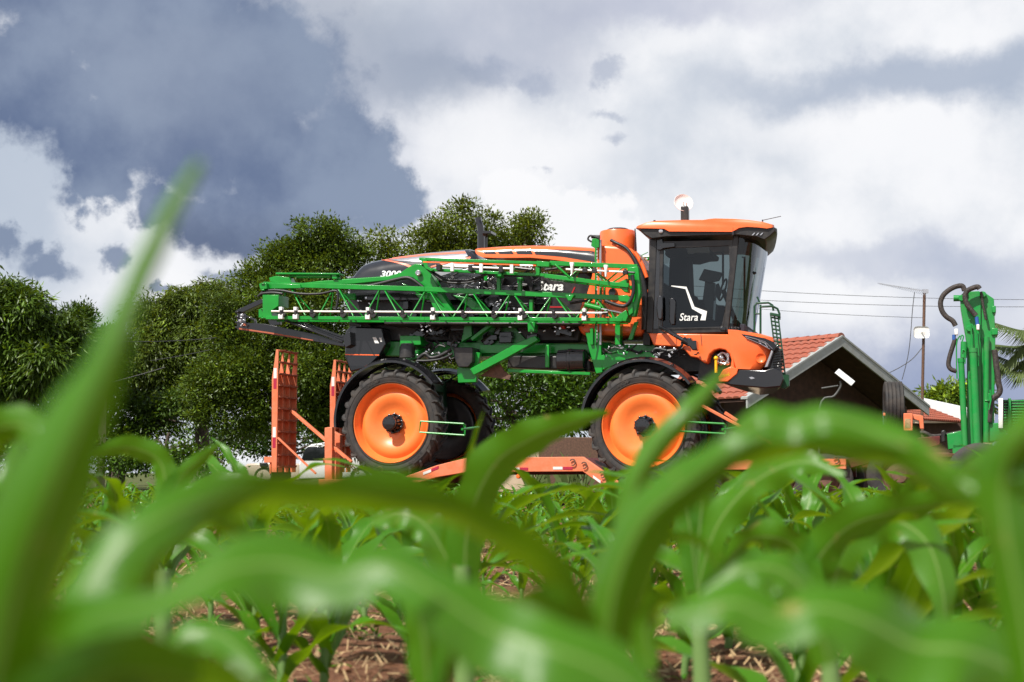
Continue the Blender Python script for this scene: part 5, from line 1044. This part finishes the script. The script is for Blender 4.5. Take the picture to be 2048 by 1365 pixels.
tree('dark mango tree with drooping pale leaves at the left edge', 40, 44, [(30, 655, 70, 80, 0), (-40, 625, 85, 75, 0), (60, 720, 85, 85, 0), (0, 740, 110, 80, .5), (110, 700, 50, 70, .5), (35, 620, 35, 35, 0)], 2300, 22, .30, .07, .9, (.85, .95, .6), .26)
tree('upright bushy tree between the left edge tree and the tall blurred blade', 150, 49, [(150, 660, 38, 42, 0), (160, 720, 62, 70, 0), (120, 760, 70, 60, .5), (200, 740, 45, 70, .5), (235, 720, 36, 60, .5)], 2100, 22, .14, .062, -.1, (.75, .88, .7), .21)
tree('low dark tree in the gap under the left crowns', 230, 50, [(120, 850, 110, 55, 0), (40, 870, 70, 60, 0), (250, 880, 60, 50, 0), (290, 860, 42, 45, .6), (230, 820, 55, 50, 0), (340, 840, 60, 50, .5)], 1000, 16, .18, .08, .2, (.75, .88, .6), .30)
tree('dense dark hedge tree seen between the sprayer wheels', 1050, 47, [(980, 800, 110, 80, 0), (1090, 820, 90, 70, 0), (1150, 790, 80, 80, 0), (1230, 800, 60, 80, 1), (860, 850, 90, 70, 1), (720, 870, 60, 50, 1)], 1100, 12, .22, .09, .2, (.75, .95, .6), .32)
tree('dark undergrowth of low trees behind the raised ramps and the white pickup', 560, 60, [(430, 885, 60, 40, 0), (520, 880, 60, 36, 0), (610, 860, 70, 60, 1), (700, 880, 70, 45, 0), (250, 905, 60, 26, 0), (800, 880, 90, 50, 0), (900, 890, 90, 50, 0)], 900, 16, .2, .09, .2, (.65, .85, .55), .32, .1)
tree('small light green bushy tree left of the crane, above the white shed', 1900, 58, [(1895, 795, 26, 20, 0), (1875, 800, 22, 14, 0), (1930, 800, 40, 26, .3), (1905, 785, 18, 14, 0)], 260, 16, .30, .11, .6, (1.5, 1.45, .8), .25, .12, 'trees at the right')
tree('leafy bush under the gap at left, beside the utility pole', 330, 44, [(300, 920, 60, 26, 0), (240, 925, 50, 30, 0), (360, 925, 50, 24, 0), (150, 920, 80, 36, 0), (420, 925, 60, 28, 0), (30, 925, 90, 40, 0)], 650, 11, .18, .08, .2, (.8, 1.0, .6), .3, .07)

def palm():
    g = W(2120, 945, 33); root = empty('palm_tree', (g.x, g.y, 0)); tag(root, 'coconut palm whose fronds hang into the right edge behind the crane', 'palm', 'trees at the right')
    top = W(2120, 690, 33); tz = top.z; m = MB(); m.tube([(.0, 0, -.1), (.1, 0, tz * .5), (0, 0, tz)], [.2, .15, .14], 12, 0, 4); m.build('trunk', 'bark', root, smooth=60)
    fronds = [[(2120, 690), (2085, 655), (2045, 662), (1985, 645)], [(2120, 692), (2080, 690), (2040, 725), (1993, 712)], [(2120, 690), (2080, 640), (2050, 690), (1990, 690)], [(2120, 695), (2075, 720), (2035, 745), (1985, 715)], [(2120, 690), (2140, 640), (2180, 650), (2230, 700)], [(2120, 690), (2160, 700), (2200, 740), (2220, 800)], [(2120, 690), (2105, 640), (2080, 600), (2060, 640)], [(2120, 700), (2090, 740), (2060, 800), (2030, 850)], [(2120, 690), (2090, 668), (2050, 690), (2000, 740)]]
    for fi, fr in enumerate(fronds):
        dy = random.uniform(-.6, .6); pts = [W(x, y, 33 + dy * i / 3) for i, (x, y) in enumerate(fr)]; pts = crom([p - Vector((g.x, g.y, 0)) for p in pts], 12)
        m = MB(); m.tube(pts, [.03, .02, .008], 6)
        for i in range(3, len(pts)):
            t = i / (len(pts) - 1); tg = (pts[i] - pts[i - 1]).normalized(); L = (.75 * (1 - .55 * t)) * (.5 + min(.5, t * 2))
            for q in range(2):
                for s in (-1, 1):
                    p = pts[i].lerp(pts[i - 1], q / 2); d = (tg * .55 + Vector((0, s * .75, .05)) + Vector((random.uniform(-.1, .1), 0, -.45))).normalized(); w = Vector((0, 0, 1)).cross(d).normalized() * .02
                    e = p + d * L + Vector((0, 0, -.25 * L)); mid = p.lerp(e, .5) + Vector((0, 0, .07 * L)); m.add([p - w, p + w, mid + w, mid - w, e], [(0, 1, 2, 3), (3, 2, 4)])
        m.build('frond', 'palm_leaf', root, smooth=60, recalc=False)
palm()
gr_o = W(1110, 900, 33)
m = MB()
for k in range(70):
    a = random.uniform(0, 6.28); l = random.uniform(.6, 1.1); c = Vector((random.choice([-.5, -.1, .3, .6]) + random.uniform(-.1, .1), random.uniform(-.2, .2), 0)); d = Vector((math.cos(a) * .35, math.sin(a) * .35, 1)); m.add([c + Vector((-.02, 0, 0)), c + Vector((.02, 0, 0)), c + d * l * .6 + Vector((.015, 0, 0)), c + d * l + Vector((math.cos(a) * .15, 0, -.05))], [(0, 1, 2, 3)])
o = m.build('spiky_plant', 'palm_leaf', None, recalc=False); o.location = (gr_o.x, gr_o.y, 0); tag(o, 'clump of spiky green plants in front of the cream garden wall', 'plant')

# ================================================================== maize
def blade(mb, pts, wid, roll, seg=18, across=6, fold=.35, wave=.25, view=None, wseed=0, ragged=.0):
    """a maize leaf: midrib points, widths and roll angles along it"""
    pts = [V3(p) for p in pts]; k = max(3, seg // (len(pts) - 1) + 1); P_ = crom(pts, k); n = len(P_)
    tt = np.linspace(0, 1, n); tk = np.linspace(0, 1, len(wid)); wd = np.interp(tt, tk, wid); rl = np.interp(tt, np.linspace(0, 1, len(roll)), roll)
    rw = random.Random(wseed); ph = [rw.uniform(0, 6.28) for _ in range(4)]; fq = rw.uniform(9, 15)
    vs = []; uv = []
    prev = None
    for i, p in enumerate(P_):
        t = (P_[min(i + 1, n - 1)] - P_[max(i - 1, 0)]).normalized()
        if view is not None: a = t.cross((p - view).normalized())
        else: a = t.cross(Vector((0, 0, 1)))
        if a.length < 1e-4: a = prev or Vector((1, 0, 0))
        a.normalize()
        if prev is not None and a.dot(prev) < 0: a = -a
        prev = a.copy(); a = Matrix.Rotation(R(rl[i]), 3, t) @ a; b = a.cross(t).normalized()
        for j in range(across + 1):
            f = j / across * 2 - 1; h = abs(f); w = wd[i] / 2
            wv = wave * w * (h ** 2) * math.sin(fq * tt[i] * 2 + ph[0] + (ph[1] if f > 0 else 0)) * min(1, tt[i] * 4)
            w = w * (1 + ragged * h * (math.sin(fq * .7 * tt[i] * 3 + ph[2] + (2.1 if f > 0 else 0)) + .6 * math.sin(fq * 1.9 * tt[i] * 2 + ph[3] + (ph[0] if f > 0 else 0))))
            vs.append(p + a * (f * w * (1 - .10 * fold * h)) + b * (fold * w * h ** 1.3 + wv)); uv.append((j / across, tt[i]))
    m = across + 1; mb.add(vs, [(i * m + j, i * m + j + 1, (i + 1) * m + j + 1, (i + 1) * m + j) for i in range(n - 1) for j in range(across)], 0, uv)
WPROF = [.55, .85, 1.0, 1.0, .92, .78, .55, .28, .03]
def maize_parts(seed, split=True):
    """one maize plant of unit scale (about 0.55 m): a stalk mesh and its leaf meshes"""
    r = random.Random(seed); H = r.uniform(.20, .27); st = MB(); lean = r.uniform(-.02, .02)
    st.tube([(0, 0, -.03), (lean * .3, 0, .04), (lean * .6, 0, H * .6), (lean, 0, H), (lean * 1.1, 0, H + .12)], [.011, .0125, .012, .010, .004], 10, 0, 4)
    leaves = []; n = r.randint(6, 8); a0 = r.uniform(0, 6.28)
    for i in range(n):
        f = i / (n - 1); z0 = .03 + (H) * f; az = a0 + math.pi * i + r.uniform(-.5, .5); L = (.22 + .44 * math.sin(math.pi * min(1, .25 + .60 * f)) * r.uniform(.85, 1.1)); el = R(50 + 30 * f + r.uniform(-8, 8)); curl = R((118 - 45 * f) * r.uniform(.7, 1.2))
        p = Vector((lean * f, 0, z0)); pts = [p.copy()]; s = 9; tw = r.uniform(-.25, .25)
        for j in range(s):
            t = (j + .5) / s; e = el - curl * t ** 1.6; aa = az + tw * t; p = p + Vector((math.cos(aa) * math.cos(e), math.sin(aa) * math.cos(e), math.sin(e))) * (L / s); pts.append(p.copy())
        w = (.042 + .032 * math.sin(math.pi * min(1, .2 + .7 * f))) * r.uniform(.9, 1.15); mb = MB(); ro = r.uniform(-25, 25); blade(mb, pts, [w * q for q in WPROF], [0, ro * .4, ro], 18, 4, .45, .38, None, seed * 31 + i, .08); leaves.append(mb)
    return st, leaves
maize_kinds = []
for k in range(8):
    st, lv = maize_parts(k + 3); a = st.build('stalk', 'stalk', None, smooth=60); ls = [q.build('leaf', 'corn', None, smooth=180, uv=True, recalc=False) for q in lv]
    all_ = MB()
    for q in lv: all_.add(q.v, q.f, 0, q.uv)
    al = all_.build('leaves', 'corn', None, smooth=180, uv=True, recalc=False)
    maize_kinds.append((a.data, [q.data for q in ls], al.data, max(p.z for p in all_.v)))
    for o in [a, al] + ls: bpy.data.objects.remove(o)
def put_maize(x, y, sc, rz, kind, near, label, group):
    root = empty('maize_plant', (x, y, 0), rz); root.scale = (sc, sc, sc * random.uniform(.9, 1.08)); root.rotation_euler = (random.uniform(-.1, .1), random.uniform(-.1, .1), rz); tag(root, label, 'maize plant', group)
    a, ls, al, _ = maize_kinds[kind]
    def ch(name, me): o = bpy.data.objects.new(name, me); COL.objects.link(o); o.parent = root
    ch('stalk', a)
    if near:
        for q in ls: ch('leaf', q)
    else: ch('foliage', al)
spots = []
rowd = Vector((math.cos(R(63)), math.sin(R(63)), 0)); rown = Vector((rowd.y, -rowd.x, 0))
for i in range(-30, 31):
    for j in range(-8, 90):
        p = rowd * (j * .31 + random.uniform(-.06, .06)) + rown * (i * .70 + random.uniform(-.04, .04))
        if random.random() < .10: continue
        if p.y < 2.3 or p.y > 16.5 or (p.y < 3.4 and random.random() < .35) or abs(p.x) > p.y * .385 + .35: continue
        spots.append(p)
spots.sort(key=lambda p: p.length)
far_spots = spots[285:]; spots = spots[:285]
for i, p in enumerate(spots):
    near = p.y < 6.5; kd = random.randrange(8); sc = (random.uniform(.47, .59) if p.y < 5.5 else random.uniform(.29, .41)) / maize_kinds[kd][3] * 1.04
    if near and i < 0: lb = ''
    elif p.y < 4.5: lb, g = 'young green maize plant in the nearer rows, stalk rising from the red soil', 'maize plants in the nearer rows'
    elif p.y < 9: lb, g = 'young green maize plant in the middle rows of the field', 'maize plants in the middle rows'
    else: lb, g = 'small distant maize plant in the far rows below the trailer', 'maize plants in the far rows'
    put_maize(p.x, p.y, sc, random.uniform(0, 6.28), kd, near, lb, g)
if far_spots:
    fm = MB()
    for p in far_spots:
        st, al = maize_kinds[random.randrange(8)][0], maize_kinds[random.randrange(8)][2]; rot = Matrix.Rotation(random.uniform(0, 6.28), 3, 'Z') * random.uniform(.6, .8)
        for me in (al,): fm.add([rot @ v.co + p for v in me.vertices], [tuple(q.vertices) for q in me.polygons], 0, None)
    o = fm.build('distant_maize', 'corn', None, smooth=180, recalc=False, uv=False); tag(o, 'farthest rows of maize merging together before the trailer', 'maize', kind='stuff')

# the plants right in front of the lens, each leaf at its own distance
CAMV = Vector((0, 0, CAMH))
def near_plant(label, stalk_px, Y, top_z, leaves, width=.016):
    g = W(stalk_px, 945, Y); root = empty('maize_plant', (g.x, g.y, 0)); tag(root, label, 'maize plant', 'blurred maize plants close to the lens')
    off = Vector((g.x, g.y, 0)); m = MB(); m.tube([(0, 0, -.02), (.005, 0, top_z * .5), (0, 0, top_z)], [width, width * .95, width * .7], 12, 0, 4); m.build('stalk', 'stalk', root, smooth=60)
    for i, lf in enumerate(leaves):
        pts, wid, roll, kw = lf; w = [q * p[2] / FPX for q, p in zip(wid, pts)]
        m = MB(); kw['wave'] = kw['wave'] * 1.25; blade(m, [W(*p) - off for p in pts], w, roll, 36, 8, view=CAMV - off, wseed=i + int(stalk_px), ragged=.06, **kw); m.build('leaf', 'corn', root, smooth=180, uv=True, recalc=False)
near_plant('blurred maize plant at the left with one tall blade rising into the sky', 60, .66, .40, [
    ([(-40, 1500, .50), (25, 1200, .49), (110, 960, .48), (205, 740, .48), (278, 560, .49), (338, 430, .50), (402, 322, .51)], [190, 235, 195, 92, 56, 48, 22], [0, 8, 4, 0, 0, 0, 0], dict(fold=1.0, wave=.02)),
    ([(90, 1420, .60), (130, 1260, .60), (200, 1130, .61), (300, 1050, .62), (410, 1002, .64), (530, 992, .66), (640, 1003, .67), (760, 990, .68), (890, 1020, .69), (1010, 1082, .70), (1110, 1150, .72), (1200, 1270, .74)], [70, 120, 125, 112, 100, 112, 104, 112, 102, 96, 76, 10], [-30, -35, -38, -28, 0, 36, 44, 36, 46, 36, 28, 20], dict(fold=.3, wave=.10)),
    ([(-60, 1330, .55), (20, 1290, .55), (110, 1300, .54), (200, 1360, .53), (280, 1440, .53)], [120, 170, 190, 150, 40], [30, 35, 45, 46, 36], dict(fold=.25, wave=.2)),
    ([(40, 1400, .8), (60, 1200, .8), (78, 1090, .8), (92, 1040, .8)], [50, 56, 36, 6], [0, 0, 0, 0], dict(fold=.6, wave=.03)),
    ([(30, 1500, .5), (110, 1400, .5), (260, 1350, .52), (430, 1380, .55), (560, 1440, .58)], [140, 170, 170, 120, 30], [30, 30, 40, 30, 20], dict(fold=.3, wave=.05))])
near_plant('blurred maize plant with a broad glossy leaf drooping across the middle foreground', 330, .74, .36, [
    ([(70, 1380, .58), (115, 1262, .58), (220, 1225, .59), (340, 1192, .60), (450, 1140, .61), (560, 1128, .62), (670, 1150, .62), (770, 1132, .62), (880, 1190, .61), (990, 1262, .61), (1110, 1300, .60), (1230, 1352, .60), (1330, 1450, .60)], [80, 130, 120, 105, 130, 168, 140, 172, 150, 168, 190, 165, 40], [-20, -20, -40, -48, -36, -26, -46, -34, -40, -28, -38, -25, -15], dict(fold=.2, wave=.14)),
    ([(330, 1450, 1.0), (345, 1300, 1.0), (420, 1265, 1.0), (490, 1310, .98), (560, 1420, .95)], [40, 75, 85, 75, 40], [-20, -30, -35, -25, -10], dict(fold=.3, wave=.10)),
    ([(240, 1400, .9), (300, 1130, .9), (400, 1045, .92), (470, 1060, .93), (540, 1110, .95)], [60, 70, 75, 55, 10], [20, 25, 30, 30, 20], dict(fold=.4, wave=.12)),
    ([(860, 1420, 1.1), (850, 1290, 1.1), (835, 1200, 1.1), (862, 1150, 1.1)], [60, 74, 52, 8], [0, 10, 20, 20], dict(fold=.5, wave=.06)),
    ([(870, 1420, 1.1), (905, 1300, 1.1), (960, 1240, 1.1), (1010, 1260, 1.1), (1040, 1340, 1.1)], [44, 60, 62, 44, 8], [20, 30, 30, 30, 20], dict(fold=.4, wave=.1))])
near_plant('blurred maize plant right of centre whose bright leaf arches up and over to the right', 1235, .80, .36, [
    ([(1212, 1480, .80), (1212, 1300, .79), (1232, 1160, .78), (1290, 1040, .77), (1380, 965, .76), (1465, 905, .75), (1530, 872, .75)], [66, 100, 122, 118, 100, 70, 8], [0, -8, -10, -5, 5, 10, 10], dict(fold=.85, wave=.06)),
    ([(1330, 1060, .80), (1400, 965, .79), (1490, 918, .78), (1600, 903, .77), (1700, 905, .76), (1800, 928, .75), (1890, 975, .74), (1960, 1010, .73)], [20, 50, 62, 64, 76, 84, 66, 10], [20, 35, 50, 54, 50, 46, 36, 20], dict(fold=.3, wave=.16)),
    ([(1240, 1300, .95), (1262, 1010, .95), (1305, 905, .95), (1370, 830, .95), (1420, 775, .96), (1458, 735, .97)], [50, 55, 60, 52, 38, 6], [10, 10, 5, 0, 0, 0], dict(fold=.8, wave=.03)),
    ([(1230, 1420, .72), (1150, 1300, .71), (1080, 1230, .70), (1000, 1220, .68)], [60, 110, 130, 40], [-25, -35, -40, -30], dict(fold=.3, wave=.08)),
    ([(1225, 1350, 1.2), (1290, 1180, 1.2), (1330, 1090, 1.2), (1400, 1090, 1.2), (1460, 1180, 1.2)], [20, 34, 36, 30, 5], [50, 60, 60, 50, 40], dict(fold=.5, wave=.06))])
near_plant('blurred maize plant behind the arching one, its pale leaf curling over at right', 1560, .95, .40, [
    ([(1400, 1010, .86), (1445, 930, .85), (1478, 872, .84), (1522, 842, .83), (1585, 850, .83), (1655, 836, .82), (1745, 862, .82), (1840, 910, .81), (1920, 962, .80), (1975, 990, .79)], [14, 34, 64, 84, 104, 96, 100, 84, 54, 8], [-10, -10, -22, -30, -42, -34, -42, -30, -20, -10], dict(fold=.25, wave=.12))])
near_plant('blurred maize plant low at the right with a broad flat glossy leaf', 1960, .72, .36, [
    ([(2160, 1400, .74), (2040, 1345, .74), (1930, 1300, .73), (1830, 1292, .73), (1730, 1240, .72), (1640, 1215, .72), (1560, 1240, .72), (1470, 1205, .72), (1390, 1225, .72), (1325, 1242, .72)], [150, 165, 180, 205, 175, 130, 118, 130, 80, 10], [20, 25, 36, 28, 40, 30, 42, 32, 28, 25], dict(fold=.2, wave=.14))])
near_plant('blurred maize plant whose pale rounded leaf shows above the broad flat leaf at right', 1640, .98, .36, [
    ([(1660, 1330, 1.0), (1620, 1200, 1.0), (1560, 1140, 1.0), (1480, 1140, 1.0), (1400, 1190, 1.0)], [60, 90, 96, 80, 10], [20, 28, 32, 30, 20], dict(fold=.25, wave=.14)),
    ([(1300, 1340, 1.1), (1290, 1260, 1.1), (1320, 1210, 1.1), (1370, 1225, 1.1), (1340, 1262, 1.08)], [30, 60, 66, 50, 8], [-10, 20, 60, 40, 20], dict(fold=.3, wave=.1))])
near_plant('blurred maize plant at the right edge with an upright pale green blade', 2060, .70, .40, [
    ([(2075, 1420, .70), (2045, 1240, .70), (2015, 1080, .70), (2005, 970, .70), (2030, 890, .69), (2080, 850, .68), (2140, 880, .66)], [90, 112, 120, 112, 95, 80, 20], [-5, -10, -5, 5, 0, 0, 0], dict(fold=.8, wave=.08)),
    ([(2100, 1000, .7), (2040, 930, .70), (1960, 920, .72), (1900, 960, .74)], [50, 60, 55, 10], [25, 30, 30, 20], dict(fold=.3, wave=.12))])
near_plant('maize plant left of the front wheel with a long leaf reaching up to the right', 925, 2.0, .42, [
    ([(930, 1250, 2.00), (935, 1060, 1.99), (985, 935, 1.97), (1060, 880, 1.95), (1140, 848, 1.94), (1218, 824, 1.93)], [57, 78, 94, 80, 51, 6.0], [2, 9, 16, 24, 26, 23], dict(fold=0.29, wave=0.13)),
    ([(925, 1150, 2.01), (930, 1000, 2.01), (945, 900, 2.01), (968, 822, 2.01)], [28, 34, 26, 3.0], [52, 59, 67, 74], dict(fold=0.33, wave=0.08)),
    ([(925, 1180, 2.00), (860, 1060, 2.00), (800, 1030, 2.01), (740, 1050, 2.03)], [57, 71, 65, 8.0], [2, 19, 31, 34], dict(fold=0.23, wave=0.26))])
near_plant('maize plant at the right whose two leaves arch outward like a fountain', 1650, 1.95, .34, [
    ([(1650, 1300, 1.95), (1620, 1160, 1.95), (1690, 1060, 1.93), (1790, 1025, 1.92), (1880, 1010, 1.91), (1975, 1000, 1.90)], [57, 80, 88, 80, 57, 6.0], [2, 15, 27, 37, 44, 50], dict(fold=0.26, wave=0.16)),
    ([(1650, 1250, 1.97), (1690, 1100, 1.97), (1770, 1040, 1.97), (1850, 1080, 1.95), (1885, 1180, 1.93), (1890, 1290, 1.92)], [57, 77, 85, 85, 71, 8.0], [7, 4, -5, -18, -32, -45], dict(fold=0.26, wave=0.16)),
    ([(1650, 1250, 1.95), (1600, 1110, 1.95), (1545, 1075, 1.95), (1490, 1085, 1.97), (1440, 1140, 1.99)], [50, 64, 66, 50, 6.0], [-23, -29, -30, -30, -26], dict(fold=0.26, wave=0.21))])
near_plant('maize plant with upright pale leaves right of the arching bright leaf', 1395, 2.1, .34, [
    ([(1395, 1200, 2.1), (1400, 1050, 2.1), (1415, 960, 2.1), (1440, 905, 2.1)], [57, 74, 57, 6.0], [-8, 5, 29, 42], dict(fold=0.33, wave=0.10)),
    ([(1395, 1180, 2.1), (1430, 1060, 2.08), (1490, 980, 2.05), (1560, 935, 2.0), (1620, 925, 1.97), (1690, 950, 1.94)], [51, 68, 77, 68, 48, 5.0], [-23, -25, -28, -25, -22, -15], dict(fold=0.26, wave=0.26)),
    ([(1395, 1180, 2.1), (1380, 1060, 2.1), (1365, 990, 2.1), (1330, 950, 2.1)], [51, 62, 48, 6.0], [12, 0, -11, -23], dict(fold=0.33, wave=0.13))])
near_plant('maize plant at the far left with a yellowing blurred leaf bending over', -20, 1.1, .42, [
    ([(-60, 1000, 1.1), (-30, 880, 1.1), (30, 850, 1.09), (80, 870, 1.08), (120, 910, 1.07)], [57, 80, 82, 60, 6.0], [7, 11, 11, 5, -1], dict(fold=0.26, wave=0.16)),
    ([(-30, 1100, 1.1), (0, 1000, 1.12), (30, 900, 1.14), (38, 880, 1.15)], [43, 51, 23, 3.0], [22, 14, 7, -1], dict(fold=0.33, wave=0.10))])
near_plant('maize plant left of the ramps with a glossy horizontal leaf', 330, 2.2, .40, [
    ([(310, 1100, 2.2), (345, 980, 2.2), (400, 920, 2.2), (440, 888, 2.2)], [31, 43, 31, 4.0], [12, 13, 15, 16], dict(fold=0.33, wave=0.10)),
    ([(330, 1080, 2.2), (330, 960, 2.2), (310, 915, 2.2), (250, 895, 2.2), (185, 912, 2.2)], [43, 51, 54, 51, 6.0], [-18, -21, -30, -28, -21], dict(fold=0.26, wave=0.10)),
    ([(330, 1080, 2.2), (380, 1000, 2.2), (450, 962, 2.2), (530, 958, 2.2)], [48, 57, 43, 5.0], [7, 4, -5, -13], dict(fold=0.26, wave=0.16))])

# ================================================================== straw, clods and weeds on the soil
def ground_z(x, y): 
    X, Y = np.array([x]), np.array([y]); H = vnoise(X, Y, 1.1, 1) * .05 + vnoise(X, Y, 5., 2) * .035 + np.abs(vnoise(X, Y, 11., 3)) * .05
    return float(H[0] * min(1, max(0, (11 - math.hypot(x, y)) / 3)) - .015)
m = MB()
for k in range(15000):
    y = 1.6 + 9.5 * random.random() ** 1.6; x = random.uniform(-1, 1) * (y * .40 + .2); z = ground_z(x, y); a = random.uniform(0, math.pi); L = random.uniform(.03, .17) * random.choice([1, 1, .6]); w = random.uniform(.001, .0042); d = Vector((math.cos(a), math.sin(a), random.uniform(-.12, .25))); s = Vector((-math.sin(a), math.cos(a), random.uniform(-.5, .5))) * w; c = Vector((x, y, z + .008)); b = Vector((0, 0, random.uniform(-.01, .03)))
    m.add([c - d * L / 2 - s, c - d * L / 2 + s, c + s + b, c - s + b, c + d * L / 2 + s * .4, c + d * L / 2 - s * .4], [(0, 1, 2, 3), (3, 2, 4, 5)])
o = m.build('straw_litter', 'straw', None, recalc=False); tag(o, 'dry straw scattered over the red soil', 'straw', kind='stuff')
m = MB()
for k in range(1500):
    y = 1.8 + 7 * random.random() ** 1.4; x = random.uniform(-1, 1) * (y * .40 + .2); r = random.uniform(.003, .014) * random.choice([1, 1, 1, 1.7]); b = len(m.v); m.ball((x, y, ground_z(x, y) + r * .4), r, n=5, sc=(random.uniform(.8, 1.4), random.uniform(.8, 1.3), random.uniform(.6, 1)))
    for i in range(b, len(m.v)): m.v[i] = m.v[i] + Vector((random.uniform(-1, 1), random.uniform(-1, 1), random.uniform(-1, 1))) * r * .22
mat('clod', (.20, .09, .05), .95, var=.3, vscale=10, bump=.5); o = m.build('soil_clod', 'clod', None, smooth=50, recalc=False); tag(o, 'loose clods of red soil between the rows', 'soil', kind='stuff')
m = MB()
for k in range(420):
    y = 2.6 + 11 * random.random() ** 1.1; x = random.uniform(-1, 1) * (y * .40 + .2); z = ground_z(x, y)
    for j in range(random.randint(4, 8)):
        a = random.uniform(0, 6.28); L = random.uniform(.03, .12); e = R(random.uniform(20, 75)); p = Vector((x, y, z)); pts = [p.copy()]
        for q in range(4): p = p + Vector((math.cos(a) * math.cos(e), math.sin(a) * math.cos(e), math.sin(e))) * (L / 4); e -= R(18); pts.append(p.copy())
        w = random.uniform(.006, .016); blade(m, pts, [w * .5, w, w * .8, w * .05], [0, 10], 5, 2, .4, .1)
o = m.build('weeds', 'corn', None, smooth=180, uv=True, recalc=False); tag(o, 'small green weeds sprouting from the red soil', 'weeds', kind='stuff')
